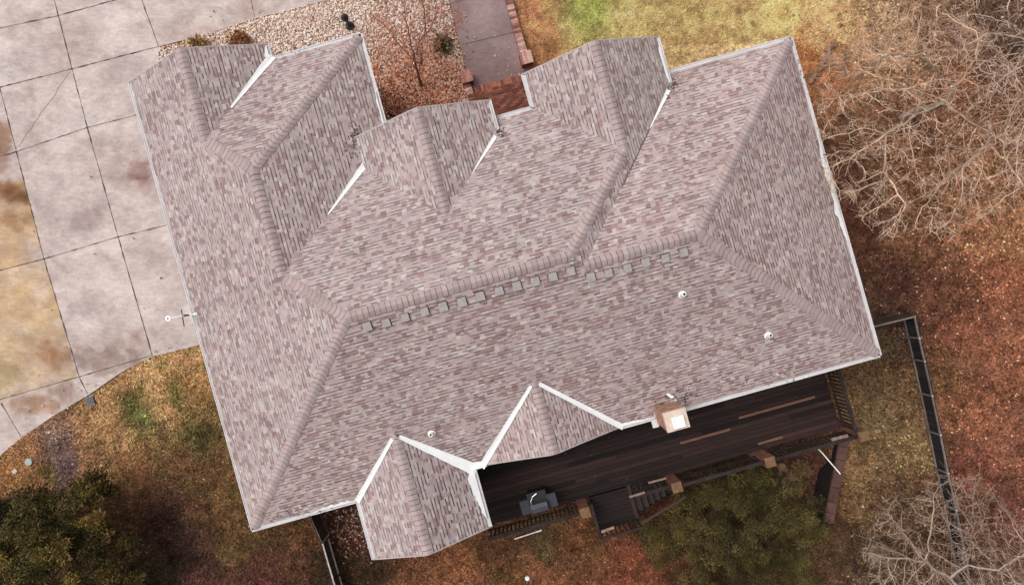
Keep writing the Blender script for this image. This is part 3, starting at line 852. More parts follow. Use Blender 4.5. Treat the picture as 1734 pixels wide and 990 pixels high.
# off-ridge vents ---------------------------------------------------
def on_plane(name, px, py):
    """point of a roof plane seen at a pixel"""
    org, sdir, tdir, n3 = FR[name]
    d = right * ((px - 867) / F_PX) + up * ((495 - py) / F_PX) + fwd
    o0 = Vector((0, 0, CAM_Z))
    k = (org - o0).dot(n3) / d.dot(n3)
    return o0 + d * k


vents = [(622, 551), (654, 545), (686, 536), (719, 526), (750, 518), (782, 510), (813, 500), (845, 491), (875, 483), (906, 475), (936, 467), (966, 458),
         (1000, 468), (1030, 461), (1062, 453), (1093, 443), (1126, 436), (1157, 426)]
org, sdir, tdir, n3 = FR['B']
for i, (x, y) in enumerate(vents):
    p = on_plane('B', x, y); mb = MB(); hs_ = 0.115 * random.uniform(.92, 1.06)
    base = [p + sdir * (sx * hs_) + tdir * (ty * hs_) + n3 * .012 for sx, ty in ((-1, -1), (1, -1), (1, 1), (-1, 1))]
    top = [p + sdir * (sx * hs_ * .93) + tdir * (ty * hs_ * .93) + n3 * (.085 if ty < 0 else .05) for sx, ty in ((-1, -1), (1, -1), (1, 1), (-1, 1))]
    mb.prism(base, top)
    # dark flange joint round the upper side
    fl = [p + sdir * (sx * hs_ * 1.10) + tdir * (ty * hs_ * 1.09) + n3 * .0245 for sx, ty in ((-1, 0.2), (1, -.9), (1, 1), (-1, 1))]
    mb.prism([q - n3 * .012 for q in fl], fl, mi=1)
    o = obj('roof_vent', mb, [M['vent'], M['dark_iron']], roof_o)
    mb.v and None

# plumbing vent pipes -------------------------------------------------
for x, y in ((1155, 498), (1300, 567), (731, 733)):
    p = on_plane('B', x, y); mb = MB()
    ring = lambda r, h, n=20: [p + sdir * (r * math.cos(2 * math.pi * i / n)) + tdir * (r * math.sin(2 * math.pi * i / n)) + n3 * h for i in range(n)]
    f0, f1, f2 = ring(.115, .02), ring(.11, .034), ring(.075, .05)
    for lo, hi in ((f0, f1), (f1, f2)):
        for i in range(20): mb.face([lo[i], lo[(i + 1) % 20], hi[(i + 1) % 20], hi[i]])
    o = obj('vent_pipe', mb, M['white_metal'], roof_o)
    mb.v = []
    mb = MB(); mb.tube([p + n3 * .02, p + Vector((0, 0, .16)), p + Vector((0, 0, .27))], [.062, .055, .05], 12); 
    mb.tube([p + Vector((0, 0, .262)), p + Vector((0, 0, .275))], [.036, .034], 12)
    # merged in the same pipe: dark bore
    me2 = MB(); me2.tube([p + n3 * .05, p + Vector((0, 0, .24))], [.064, .052], 14, mi=0)
    me2.tube([p + Vector((0, 0, .24)), p + Vector((0, 0, .246))], [.036, .034], 12, mi=1)
    me3 = me2.mesh('vent_pipe_stack', [M['white_metal'], M['rubber']])
    me3.transform(Matrix.Translation(-origin(roof_o)))
    bm = bmesh.new(); bm.from_mesh(o.data)
    bm.from_mesh(me3); n_new = len(me3.polygons)
    bm.faces.ensure_lookup_table(); bm.to_mesh(o.data); bm.free(); bpy.data.meshes.remove(me3)
    o.data.materials.append(M['rubber'])
    bpy.data.meshes

# chimney ------------------------------------------------------------
CT = ZE + 1.45
ctop = [at(*p, CT) for p in ((1122, 699), (1161, 689), (1169, 723), (1131, 733))]
cc = sum(ctop, Vector()) / 4
uax, vax = hw(1, 0, 0), hw(0, 1, 0)
chx, chy = (ctop[1] - ctop[0]).length / 2, (ctop[2] - ctop[1]).length / 2
chim = MB()
chim.box(Vector((cc.x, cc.y, (CT - .09 - 2.2) / 2)), uax, vax, (0, 0, 1), chx * .95, chy * .95, (CT - .09 + 2.2) / 2)
chimney = obj('chimney', chim, M['chim'], house)
mb = MB()
mb.prism([Vector((cc.x, cc.y, CT - .09)) + uax * (sx * chx) + vax * (sy * chy) for sx, sy in ((-1, -1), (1, -1), (1, 1), (-1, 1))],
         [Vector((cc.x, cc.y, CT)) + uax * (sx * chx * .97) + vax * (sy * chy * .97) for sx, sy in ((-1, -1), (1, -1), (1, 1), (-1, 1))])
obj('chimney_crown', mb, M['crown'], chimney)
mb = MB(); fc = Vector((cc.x, cc.y, CT)) + uax * .02 - vax * .04
fx, fy = chx * .50, chy * .56
sq = lambda k, z: [fc + uax * (sx * fx * k) + vax * (sy * fy * k) + Vector((0, 0, z)) for sx, sy in ((-1, -1), (1, -1), (1, 1), (-1, 1))]
a_, b_, c_, d_ = sq(1, 0), sq(1, .12), sq(.78, .12), sq(.78, .05)
for lo, hi in ((a_, b_), (b_, c_), (c_, d_)):
    for i in range(4): mb.face([lo[i], lo[(i + 1) % 4], hi[(i + 1) % 4], hi[i]])
mb.face(d_)
obj('chimney_flue', mb, M['white_metal'], chimney)
# flashing at the chimney's foot on the roof and a bright counter-flashing tip
mb = MB()
p0 = on_plane('B', 1112, 690); p1 = on_plane('B', 1146, 677); p2 = on_plane('B', 1108, 712)
nB = FR['B'][3]
mb.prism([q + nB * .02 for q in (p2 - uax * .05, p0 - uax * .05, p0, p2)], [q + nB * .035 for q in (p2 - uax * .05, p0 - uax * .05, p0, p2)])
mb.prism([q + nB * .02 for q in (p0, p1, p1 + vax * .08, p0 + vax * .08)], [q + nB * .035 for q in (p0, p1, p1 + vax * .08, p0 + vax * .08)])
obj('chimney_flashing', mb, M['gutter'], chimney)
mb = MB(); q = on_plane('B', 1134, 668); nn = nB
mb.prism([q + nn * .03 + uax * x + vax * y for x, y in ((-.1, .07), (0.0, -.07), (.10, -.08), (.06, 0.0), (-.06, .09))][::1], [q + nn * .05 + uax * x + vax * y for x, y in ((-.1, .07), (0.0, -.07), (.10, -.08), (.06, 0.0), (-.06, .09))])
obj('saddle_flashing', mb, M['white_metal'], chimney)
# gutter end pieces by the chimney
mb = MB(); q = at(1109, 716, ZE); mb.box(q, uax, vax, (0, 0, 1), .09, .12, .05); obj('gutter_end', mb, M['gutter'], house)

# walls ----------------------------------------------------------------
iN = 0.022
uL, uR, vB = g['uL'] + iN, g['uR'] - iN, g['vB'] + iN
out = [(uL, vB), (g['u11'] + iN, vB), (g['u11'] + iN, g['v1'] + .012), (g['u12'] - iN, g['v1'] + .012), (g['u12'] - iN, vB), (uR, vB), (uR, g['vFR'] - iN),
       (g['uR2'] - iN, g['vFR'] - iN), (g['uR2'] - iN, g['vR'] - .014), (g['uR1'] + iN, g['vR'] - .014), (g['uR1'] + iN, g['vFL'] - .07), (g['uM2'] - iN, g['vFL'] - .07),
       (g['uM2'] - iN, g['vM'] - .014), (g['uG'] - iN, g['vM'] - .014), (g['uG'] - iN, g['vG'] - iN), (g['uBG'] - iN, g['vG'] - iN), (g['uBG'] - iN, g['vBG'] - .014), (uL, g['vBG'] - .014)]
mb = MB()
for i in range(len(out)):
    (u0, v0_), (u1, v1_) = out[i], out[(i + 1) % len(out)]
    mb.face([hw(u0 * S, v0_ * S, -2.6), hw(u1 * S, v1_ * S, -2.6), hw(u1 * S, v1_ * S, ZE - .14), hw(u0 * S, v0_ * S, ZE - .14)])
for e1, pk, e2, dv, i1, i2 in (('Gl', 'Gp', 'Gr', -.014, iN, iN), ('Ml', 'Mp', 'Mr', -.014, iN, iN), ('Rl', 'Rp', 'Rr', -.014, iN, iN), ('Pl', 'Pp', 'Pr', .012, iN, iN), ('Ql', 'Qp', 'Qr', .016, iN, iN)):
    a_, p_, b_ = K[e1].copy(), K[pk].copy(), K[e2].copy()
    for q in (a_, p_, b_): q[1] += dv
    zt = Vector((0, 0, -.05))
    A2, P2_, B2 = kw(a_) + zt, kw(p_) + zt, kw(b_) + zt
    lo = ZE - .18
    A3, B3 = A2.lerp(P2_, .12), B2.lerp(P2_, .12)
    mb.face([Vector((A3.x, A3.y, lo)), Vector((B3.x, B3.y, lo)), B3, P2_, A3])
obj('wall', mb, M['brick'], house)
mb = MB()
so = [(g['uL'], g['vB']), (g['u11'], g['vB']), (g['u11'], g['v1']), (g['u12'], g['v1']), (g['u12'], g['vB']), (g['uR'], g['vB']), (g['uR'], g['vFR']), (g['uR2'], g['vFR']), (g['uR2'], g['vR']),
      (g['uR1'], g['vR']), (g['uR1'], g['vFL']), (g['uM2'], g['vFL']), (g['uM2'], g['vM']), (g['uG'], g['vM']), (g['uG'], g['vG']), (g['uBG'], g['vG']), (g['uBG'], g['vBG']), (g['uL'], g['vBG'])]
mb.face([hw(u * S, v * S, ZE - .15) for u, v in so])
obj('soffit', mb, M['soffit'], house)


def opening(name, u, v, nu, nv, w, h, z, door=False):
    """a framed window or door on a wall whose outward normal is (nu,nv)"""
    c = hw(u, v, z); n = hw(nu, nv, 0); s = Vector((-n.y, n.x, 0)); Z = Vector((0, 0, 1))
    f = MB()
    for sgn in (-1, 1): f.box(c + s * (sgn * (w / 2 + .04)) + n * .02, s, n, Z, .04, .04, h / 2 + .08)
    f.box(c + Z * (h / 2 + .04) + n * .02, s, n, Z, w / 2, .04, .04); f.box(c - Z * (h / 2 + .04) + n * .03, s, n, Z, w / 2, .05, .04)
    fo = obj(name, f, M['trim'], house)
    p = MB()
    p.box(c + n * .006, s, n, Z, w / 2, .004, h / 2)
    obj('panel' if door else 'pane', p, M['door'] if door else M['glass'], fo)


for k in (0.62, 0.82): opening('garage_door', uL * S, (g['vB'] + (g['vBG'] - g['vB']) * k) * S, -1, 0, 2.5, 2.1, 1.08, True)
opening('window', (g['uM1'] + g['uM2']) / 2 * S + .6, (g['vM'] - .014) * S, 0, 1, 1.6, 1.5, 1.5)
opening('window', (g['uR1'] + g['uR2']) / 2 * S, (g['vR'] - .014) * S, 0, 1, 1.8, 1.6, 1.5)
opening('window', (g['u11'] + g['u12']) / 2 * S, (g['v1'] + .012) * S, 0, -1, 1.5, 1.4, 1.4)
opening('front_door', 0.07 * S, (g['vFL'] - .07) * S, 0, 1, 1.0, 2.1, 1.35, True)
opening('patio_door', 0.02 * S, vB * S, 0, -1, 2.2, 2.05, 1.4)

# brick porch and its step ------------------------------------------
mb = MB(); RB = [alb((176, 112, 92)), alb((150, 88, 72)), alb((126, 72, 60)), alb((164, 98, 78))]
pz = 0.16
pa, pb = at(802, 147, pz), at(884, 126, pz); d = (pb - pa); L = d.length; d.normalize(); s = Vector((d.y, -d.x, 0))
n = int(L / .073)
for i in range(n):
    c = pa + d * ((i + .5) * L / n) + s * .11
    col = np.array(random.choice(RB)) * random.uniform(.7, 1.15)
    mb.box(Vector((c.x, c.y, pz - .1)), d, s, (0, 0, 1), .031, .10, .10, tuple(col))
mb.box(Vector(((pa + pb).x / 2, (pa + pb).y / 2, pz - .116)) + s * .11, d, s, (0, 0, 1), L / 2, .098, .10, (.09, .07, .06))
pz2 = 0.30
for r in range(30):
    for i in range(int((L + .5) / .21)):
        c = pa - d * .25 + d * ((i + .5 + (r % 2) * .5) * .21) + s * (.27 + r * .07)
        col = np.array(random.choice(RB)) * random.uniform(.42, .72)  # floor bricks darker than the step: the eave's shadow painted into their colour
        mb.box(Vector((c.x, c.y, pz2 - .15)), d, s, (0, 0, 1), .099, .0315, .15, tuple(col))
mb.box(Vector(((pa + pb).x / 2, (pa + pb).y / 2, pz2 - .166)) + s * 1.25, d, s, (0, 0, 1), L / 2 + .25, 1.02, .15, (.07, .05, .045))
obj('porch', mb, M['porch'], house)


# ------------------------------------------------------------------ brick garden walls by the walk
def brick_wall_px(name, label, line, z, width, pillar, pz, ph):
    t = thing(name, at(*line[0], 0), label, 'garden wall')
    mb = MB()
    P = [at(x, y, z) for x, y in line]
    for p, q in zip(P, P[1:]):
        dd = (q - p); LL = dd.length; dd.normalize(); ss = Vector((-dd.y, dd.x, 0))
        mb.box(Vector(((p + q).x / 2, (p + q).y / 2, z / 2 - .26)), dd, ss, (0, 0, 1), LL / 2, width / 2 - .012, z / 2 + .2, (.16, .12, .10))
        nb = max(1, int(LL / .076))
        for i in range(nb):
            c = p + dd * ((i + .5) * LL / nb)
            col = np.array(random.choice([alb((196, 158, 148)), alb((172, 120, 106)), alb((184, 140, 128)), alb((140, 92, 82))])) * random.uniform(.75, 1.15)
            mb.box(Vector((c.x, c.y, z - .04)), dd, ss, (0, 0, 1), LL / nb / 2 - .004, width / 2, .04, tuple(col))
    obj('coping', mb, M['porch'], t)
    mb = MB(); c = at(*pillar, pz); dd = hw(1, 0, 0); ss = hw(0, 1, 0)
    for k in range(int(pz / .076) + 3):
        zz = pz - .08 - .076 * k
        mb.box(Vector((c.x, c.y, zz)), dd, ss, (0, 0, 1), ph, ph, .034, tuple(np.array(RB[k % 4]) * .8))
    mb.box(Vector((c.x, c.y, pz / 2 - .15)), dd, ss, (0, 0, 1), ph - .01, ph - .01, pz / 2 + .08, (.12, .09, .08))
    for i in range(5):
        cc_ = c + dd * ((i - 2) * ph * .42)
        mb.box(Vector((cc_.x, cc_.y, pz - .02)), dd, ss, (0, 0, 1), ph * .2, ph * 1.1, .022, tuple(np.array(random.choice([alb((196, 158, 148)), alb((182, 132, 116)), alb((160, 110, 96))])) * random.uniform(.8, 1.1)))
    obj('pillar', mb, M['porch'], t)


brick_wall_px('garden_wall', 'long low brick wall with pinkish coping along the lawn side of the front walk', [(852, -40), (862, 0), (867, 20), (876, 52), (888, 92)], .34, .24, (891, 97), .52, .19)
brick_wall_px('garden_wall', 'short low brown brick wall at the gravel bed side of the porch step', [(789, 137), (797, 160), (802, 180)], .25, .22, (790, 129), .48, .18)


# ------------------------------------------------------------------ scatter helpers
def in_poly(x, y, poly):
    x = np.asarray(x); y = np.asarray(y); r = np.zeros(len(x), bool); n = len(poly)
    for i in range(n):
        x0, y0 = poly[i]; x1, y1 = poly[(i + 1) % n]
        if y0 == y1: continue
        c = ((y0 > y) != (y1 > y)) & (x < (x1 - x0) * (y - y0) / (y1 - y0) + x0)
        r ^= c
    return r


def unproject(px, py, z):
    dx = right.x * (px - 867) / F_PX + up.x * (495 - py) / F_PX + fwd.x
    dy = right.y * (px - 867) / F_PX + up.y * (495 - py) / F_PX + fwd.y
    dz = right.z * (px - 867) / F_PX + up.z * (495 - py) / F_PX + fwd.z
    k = (z - CAM_Z) / dz
    return dx * k, dy * k


def ground_at(px, py):
    z = np.zeros(len(px))
    for _ in range(4):
        x, y = unproject(px, py, z); z = terrain(x, y)
    return x, y, z


def octa(cx, cy, cz, r, cols, flat=0.6):
    """many small pebbles: 8 triangles each"""
    n = len(cx)
    dirs = np.array([(1, 0, 0), (0, 1, 0), (-1, 0, 0), (0, -1, 0), (0, 0, 1), (0, 0, -1)], float)
    ang = RNG.uniform(0, 2 * np.pi, n); ca, sa = np.cos(ang), np.sin(ang)
    V = np.zeros((n, 6, 3))
    jit = RNG.uniform(.65, 1.25, (n, 6))
    for k, d in enumerate(dirs):
        V[:, k, 0] = (d[0] * ca - d[1] * sa) * r * jit[:, k]; V[:, k, 1] = (d[0] * sa + d[1] * ca) * r * jit[:, k]; V[:, k, 2] = d[2] * r * flat * jit[:, k]
    tl = RNG.uniform(-.5, .5, (n, 2))
    V[:, :, 2] += V[:, :, 0] * tl[:, :1] + V[:, :, 1] * tl[:, 1:]
    V += np.stack([cx, cy, cz], 1)[:, None, :]
    F = [(0, 1, 4), (1, 2, 4), (2, 3, 4), (3, 0, 4), (1, 0, 5), (2, 1, 5), (3, 2, 5), (0, 3, 5)]
    tri = np.concatenate([V[:, list(f), :][:, None] for f in F], 1).reshape(-1, 3)
    return tri, np.repeat(cols, 8, axis=0)


# gravel bed ---------------------------------------------------------
bed = [(266, 82), (350, 58), (430, 32), (500, 15), (562, -4), (700, -60), (758, -8), (772, 60), (792, 130), (806, 190), (760, 215), (600, 215), (440, 120), (285, 175)]
n = 36000
px = RNG.uniform(262, 810, n); py = RNG.uniform(-60, 225, n)
k = in_poly(px, py, bed) & ~((px > 330) & (px < 445) & (py > 120)); px, py = px[k], py[k]
dens = np.where((py > 120) & (RNG.random(len(px)) < smooth(100, 190, py) * .45), False, True)
px, py = px[dens], py[dens]
x, y, z = ground_at(px, py)
gp_ = np.array([alb(c) for c in ((234, 214, 202), (218, 194, 180), (198, 170, 156), (172, 140, 124), (240, 228, 220), (150, 114, 98), (122, 88, 76))])
w = np.array([.28, .24, .18, .10, .14, .04, .02]); ci = RNG.choice(len(gp_), len(px), p=w)
cols = np.clip(gp_[ci] * RNG.uniform(.95, 1.4, (len(px), 1)), 0, .85)
red = smooth(80, 180, py) * smooth(600, 660, px)
cols = cols * (1 - .42 * red[:, None] * np.array([.5, 1, 1.1]))
r = RNG.uniform(.018, .042, len(px))
tri, tc = octa(x, y, z + r * .3 + RNG.uniform(0, .02, len(px)), r, cols, .6)
fast_mesh('gravel', tri, 3, tc, M['stone'], 'stuff', 'pale tan river gravel filling the bed between driveway and walk', 'gravel')


# leaves: curled quads -------------------------------------------------
def leaf_mesh(name, px, py, cols, size, label, lift=.02):
    x, y, z = ground_at(px, py); n = len(x)
    a = RNG.uniform(0, 2 * np.pi, n); L_ = size * RNG.uniform(.6, 1.4, n); W_ = L_ * RNG.uniform(.35, .7, n)
    dx, dy = np.cos(a), np.sin(a); tilt = RNG.uniform(-.5, .5, n); roll = RNG.uniform(-.6, .6, n)
    V = np.zeros((n, 4, 3))
    for kk, (al, ac) in enumerate(((-.5, 0), (0, .5), (.5, 0), (0, -.5))):
        V[:, kk, 0] = x + dx * L_ * al - dy * W_ * ac; V[:, kk, 1] = y + dy * L_ * al + dx * W_ * ac
        V[:, kk, 2] = z + lift + RNG.uniform(0, .02, n) + L_ * al * tilt + W_ * ac * roll + (0 if al == 0 else .012)
    return fast_mesh(name, V.reshape(-1, 3), 4, cols, M['litter'], 'stuff', label, 'leaves')


HOUSE_PX = [(230, 150), (310, 95), (450, 82), (605, 70), (645, 215), (830, 185), (890, 130), (1005, 82), (1105, 75), (1330, 72), (1480, 600), (1060, 715), (1040, 725), (830, 785), (820, 890), (720, 935), (640, 940), (605, 855), (430, 892)]
DRIVE_T = [(a, b) for a, b in drive_px]
WALK_T = [(690, -300), (762, 0), (790, 120), (802, 190), (905, 160), (872, 0), (800, -300)]


def free(px, py):
    return ~(in_poly(px, py, HOUSE_PX) | in_poly(px, py, DRIVE_T) | in_poly(px, py, WALK_T))


# leaf litter in the bed
n = 5200
px = RNG.normal(705, 62, n); py = RNG.normal(150, 48, n)
k = in_poly(px, py, bed); px, py = px[k], py[k]
pal = np.array([alb(c) for c in ((196, 128, 98), (166, 92, 66), (214, 160, 128), (134, 68, 50), (224, 180, 150), (110, 52, 42))])
cols = pal[RNG.choice(6, len(px), p=[.24, .18, .24, .10, .18, .06])] * RNG.uniform(.75, 1.3, (len(px), 1))
leaf_mesh('fallen_leaves', px, py, cols, .085, 'red-brown fallen leaves lying over the gravel round the small tree', .05)

# litter of the right-hand yard and the back
n = 60000
px = RNG.uniform(1330, 1760, n); py = RNG.uniform(-20, 1010, n)
k = free(px, py); px, py = px[k], py[k]
k = RNG.random(len(px)) < (.25 + .75 * smooth(1400, 1600, px)) * (.4 + .6 * vnoise(px, py, 60, 31)); px, py = px[k], py[k]
gc = seen_ground(px, py) / E_SEEN
f = RNG.choice(5, len(px), p=[.34, .3, .2, .13, .03])
mul = np.array([(.62, .58, .56), (1.25, 1.18, 1.1), (2.1, 2.0, 1.85), (.34, .3, .3), (4.2, 4.8, 5.0)])[f]
cols = np.clip(gc * mul * RNG.uniform(.8, 1.2, (len(px), 1)), 0, .7)
leaf_mesh('fallen_leaves', px, py, cols, .085, 'rust-brown leaf litter covering the yard right of the house', .012)
n = 26000
px = RNG.uniform(-20, 1330, n); py = RNG.uniform(560, 1010, n)
k = free(px, py); px, py = px[k], py[k]
gc = seen_ground(px, py) / E_SEEN
f = RNG.choice(5, len(px), p=[.36, .32, .2, .11, .01])
cols = np.clip(gc * np.array([(.6, .56, .54), (1.3, 1.24, 1.16), (2.2, 2.05, 1.85), (.3, .27, .27), (4.2, 4.6, 4.6)])[f] * RNG.uniform(.8, 1.2, (len(px), 1)), 0, .7)
leaf_mesh('fallen_leaves', px, py, cols, .07, 'brown fallen leaves and thatch scattered over the back lawn', .012)


# grass blades -------------------------------------------------------
def grass(name, px, py, cols, h, label):
    x, y, z = ground_at(px, py); n = len(x); a = RNG.uniform(0, 2 * np.pi, n); hh = h * RNG.uniform(.5, 1.3, n)
    lean = RNG.uniform(.5, 1.6, n) * hh; w_ = RNG.uniform(.007, .018, n)
    V = np.zeros((n, 3, 3)); dx, dy = np.cos(a), np.sin(a)
    V[:, 0] = np.stack([x - dy * w_, y + dx * w_, z - .01], 1); V[:, 1] = np.stack([x + dy * w_, y - dx * w_, z - .01], 1)
    V[:, 2] = np.stack([x + dx * lean, y + dy * lean, z + hh], 1)
    return fast_mesh(name, V.reshape(-1, 3), 3, cols, M['litter'], 'stuff', label, 'grass')


n = 90000
px = RNG.uniform(870, 1480, n); py = RNG.uniform(-15, 170, n)
k = free(px, py) & (RNG.random(n) < 1 - .8 * smooth(1380, 1480, px)); px, py = px[k], py[k]
cols = 1.5 * seen_ground(px, py) / E_SEEN * RNG.uniform(.6, 1.55, (len(px), 1)) * (1 + RNG.uniform(-.12, .12, (len(px), 3)))
grass('grass', px, py, np.clip(cols, 0, .8), .055, 'dry straw-coloured lawn grass with a green patch before the house')
n = 120000
px = RNG.uniform(-15, 1560, n); py = RNG.uniform(560, 1005, n)
k = free(px, py); px, py = px[k], py[k]
cols = 1.35 * seen_ground(px, py) / E_SEEN * RNG.choice([.3, .6, 1.1, 2.1], (len(px), 1)) * RNG.uniform(.8, 1.2, (len(px), 1)) * (1 + RNG.uniform(-.15, .15, (len(px), 3)))
grass('grass', px, py, np.clip(cols, 0, .8), .06, 'patchy brown and green lawn grass behind the house')


# ------------------------------------------------------------------ deck
DKZ = 0.35
u12 = (g['u12'] - iN) * S; vBk = vB * S
c1 = at(991, 868, DKZ + 1.0); c4 = at(1464, 738, DKZ + 1.0)
v_out = (wh(c1.x, c1.y)[1] + wh(c4.x, c4.y)[1]) / 2 + .19
u_end = wh(c4.x, c4.y)[0] - .28
deck = thing('deck', hw(5, v_out, 0), 'dark stained wooden deck with brick posts along the back of the house', 'deck')
mb = MB(); BW = 0.142
v = vBk - .01; i = 0
WORN = [(1235, 722, 1150, 743), (1380, 672, 1250, 703), (1325, 738, 1283, 748)]
while v - BW > v_out - .13:
    u = u12 + .02
    while u < u_end:
        L = min(random.uniform(2.4, 4.9), u_end - u)
        if u_end - u - L < .5: L = u_end - u
        base = np.array((.023, .0115, .0096)) * random.choice((.4, .6, .8, 1.0, 1.25, 1.6)) * random.uniform(.8, 1.2) * np.array([1, random.uniform(.9, 1.06), random.uniform(.88, 1.15)])
        mb.box(hw(u + L / 2, v - BW / 2, DKZ - .02), uax, vax, (0, 0, 1), L / 2 - .002, BW / 2 - .004, .02, tuple(base))
        u += L
    v -= BW; i += 1
for x0, y0, x1, y1 in WORN:
    a_, b_ = at(x0, y0, DKZ), at(x1, y1, DKZ); u0, va = wh(a_.x, a_.y); u1, vb = wh(b_.x, b_.y)
    k = round((vBk - (va + vb) / 2) / BW); vm = vBk - .01 - (k + .5) * BW
    mb.box(hw((u0 + u1) / 2, vm, DKZ + .0015), uax, vax, (0, 0, 1), abs(u0 - u1) / 2, BW * .27, .0015, tuple(np.array((.19, .085, .052)) * random.uniform(.6, 1.0)))
obj('decking', mb, M['deck'], deck)
# landing, a bay of the deck beside the stair
la = [at(x, y, DKZ) for x, y in ((1001, 858), (1014, 897), (1085, 877), (1071, 838))]
lu0 = wh(la[0].x, la[0].y)[0]; lu1 = wh(la[3].x, la[3].y)[0]; lv = wh(la[1].x, la[1].y)[1]
mb = MB(); v = v_out - .01
while v - BW > lv:
    base = np.array((.0135, .0075, .0062)) * random.uniform(.6, 1.4)  # darker than the deck boards: painted shade where the house casts none
    mb.box(hw((lu0 + lu1) / 2, v - BW / 2, DKZ - .02), uax, vax, (0, 0, 1), (lu1 - lu0) / 2, BW / 2 - .004, .02, tuple(base)); v -= BW
mb.box(hw(lu1 - .05, (v_out + lv) / 2, DKZ - .017), uax, vax, (0, 0, 1), .055, (v_out - lv) / 2, .021, (.035, .021, .019))
obj('landing', mb, M['deck'], deck)
lv = v
mb = MB()
mb.box(hw((u12 + u_end) / 2, v_out + .03, DKZ - .17), uax, vax, (0, 0, 1), (u_end - u12) / 2, .02, .125)
mb.box(hw(u_end - .02, (vBk + v_out) / 2, DKZ - .17), uax, vax, (0, 0, 1), .02, (vBk - v_out) / 2 - .06, .125)
mb.box(hw((lu0 + lu1) / 2, lv + .02, DKZ - .17), uax, vax, (0, 0, 1), (lu1 - lu0) / 2, .02, .125)
obj('rim_joist', mb, M['rail'], deck)
for u in (u12 + .3, u12 + 2.2, lu0 + .1, lu1 - .1):
    mb = MB(); vv = v_out + .1 if u < lu0 else lv + .1
    mb.box(hw(u, vv, -1.2), uax, vax, (0, 0, 1), .05, .05, 1.35); obj('support_post', mb, M['rail'], deck)
colsU = []
for x, y in ((991, 868), (1147, 825), (1305, 782), (1464, 738)):
    p = at(x, y, DKZ + 1.0); u, v = wh(p.x, p.y); colsU.append((u, v))
    mb = MB(); mb.box(hw(u, v, (DKZ + .93 - 2.4) / 2), uax, vax, (0, 0, 1), .155, .155, (DKZ + .93 + 2.4) / 2)
    co = obj('brick_post', mb, M['post_brick'], deck)
    mb = MB()
    mb.prism([hw(u + sx * .165, v + sy * .165, DKZ + .93) for sx, sy in ((-1, -1), (1, -1), (1, 1), (-1, 1))], [hw(u + sx * .16, v + sy * .16, DKZ + 1.0) for sx, sy in ((-1, -1), (1, -1), (1, 1), (-1, 1))])
    obj('post_cap', mb, M['cap_stone'], co)
bal_me = None


def rail_run(a, b, za, zb, hgt=.88, step=.135, wide=.115):
    """top rail, bottom rail and balusters between two deck points given in house metres"""
    global bal_me
    pa, pb = hw(*a, za), hw(*b, zb)
    mb = MB(); mb.beam(pa + Vector((0, 0, hgt)), pb + Vector((0, 0, hgt)), wide, .038); obj('top_rail', mb, M['rail'], deck)
    mb = MB(); mb.beam(pa + Vector((0, 0, .09)), pb + Vector((0, 0, .09)), .04, .08); obj('bottom_rail', mb, M['rail'], deck)
    L = (pb - pa).length; n = max(2, int(L / step))
    for i in range(n):
        p = pa.lerp(pb, (i + .5) / n)
        if bal_me is None:
            t = MB(); t.box((0, 0, .44), uax, vax, (0, 0, 1), .019, .019, .43); bal_me = t.mesh('baluster', [M['rail']])
        o = bpy.data.objects.new('baluster', bal_me); C.objects.link(o); o.parent = deck; o.location = p - origin(deck)


vr = sum(v for u, v in colsU) / 4
rail_run((u12 + .05, vr), (colsU[0][0] - .16, vr), DKZ, DKZ, step=.135)
rail_run((lu1 + .02, vr + .06), (colsU[1][0] - .16, vr + .06), DKZ, DKZ, step=.135)
rail_run((colsU[1][0] + .16, vr), (colsU[2][0] - .16, vr), DKZ, DKZ, step=.135)
rail_run((colsU[2][0] + .16, vr), (colsU[3][0] - .16, vr), DKZ, DKZ, step=.135)
rail_run((u_end + .1, vr + .16), (u_end + .1, vBk - .5), DKZ, DKZ, step=.125)
rail_run((lu0, v_out), (lu0, lv), DKZ, DKZ, step=.15, wide=.08)
rail_run((lu0, lv), (lu1, lv), DKZ, DKZ, step=.15, wide=.08)
# the worn pale ends of the rails
mb = MB()
for a, b, w_ in (((1018, 900), (1040, 892), .085), ((1066, 841), (1092, 833), .07), ((1098, 817), (1128, 809), .06), ((1408, 744), (1436, 737), .1)):
    mb.beam(at(*a, DKZ + .905), at(*b, DKZ + .905), w_, .006)
obj('worn_rail', mb, mat('worn pale wood', (.24, .16, .12), .85, noises=((6, .6, 1.3),)), deck)
# stair
st = MB(); treads = []
NT = 7; run = (at(1150, 815, -.4) - at(1078, 838, DKZ)).length / NT
sv0, sv1 = v_out - .12, lv + .16
for i in range(NT):
    t = MB(); z = DKZ - .175 * (i + 1); u = lu1 + .14 + i * .235
    t.box(hw(u, (sv0 + sv1) / 2, z), uax, vax, (0, 0, 1), .105, (sv0 - sv1) / 2, .02, tuple(np.array((.048, .031, .026)) * random.uniform(.5, 1.1)))
    obj('stair_tread', t, M['deck'], deck)
for vv in (sv0 + .03, sv1 - .03):
    t = MB(); t.beam(hw(lu1, vv, DKZ - .18), hw(lu1 + .235 * NT + .1, vv, DKZ - .18 - .175 * NT), .045, .26); obj('stair_stringer', t, M['rail'], deck)
for vv, dz in ((sv1 - .03, 0), (sv0 + .05, 0)):
    t = MB(); t.beam(hw(lu1 - .02, vv, DKZ + .84 - dz), hw(lu1 + .235 * NT + .1, vv, DKZ + .84 - .175 * NT - dz), .09, .04); obj('stair_rail', t, M['rail'] if vv > sv1 else mat('grey rail wood', (.075, .05, .04), .85, noises=((5, .6, 1.4),)), deck)
    t = MB(); t.beam(hw(lu1 + .235 * NT, vv, DKZ - .175 * NT - .4), hw(lu1 + .235 * NT, vv, DKZ + .84 - .175 * NT), .08, .08); obj('newel_post', t, M['rail'], deck)

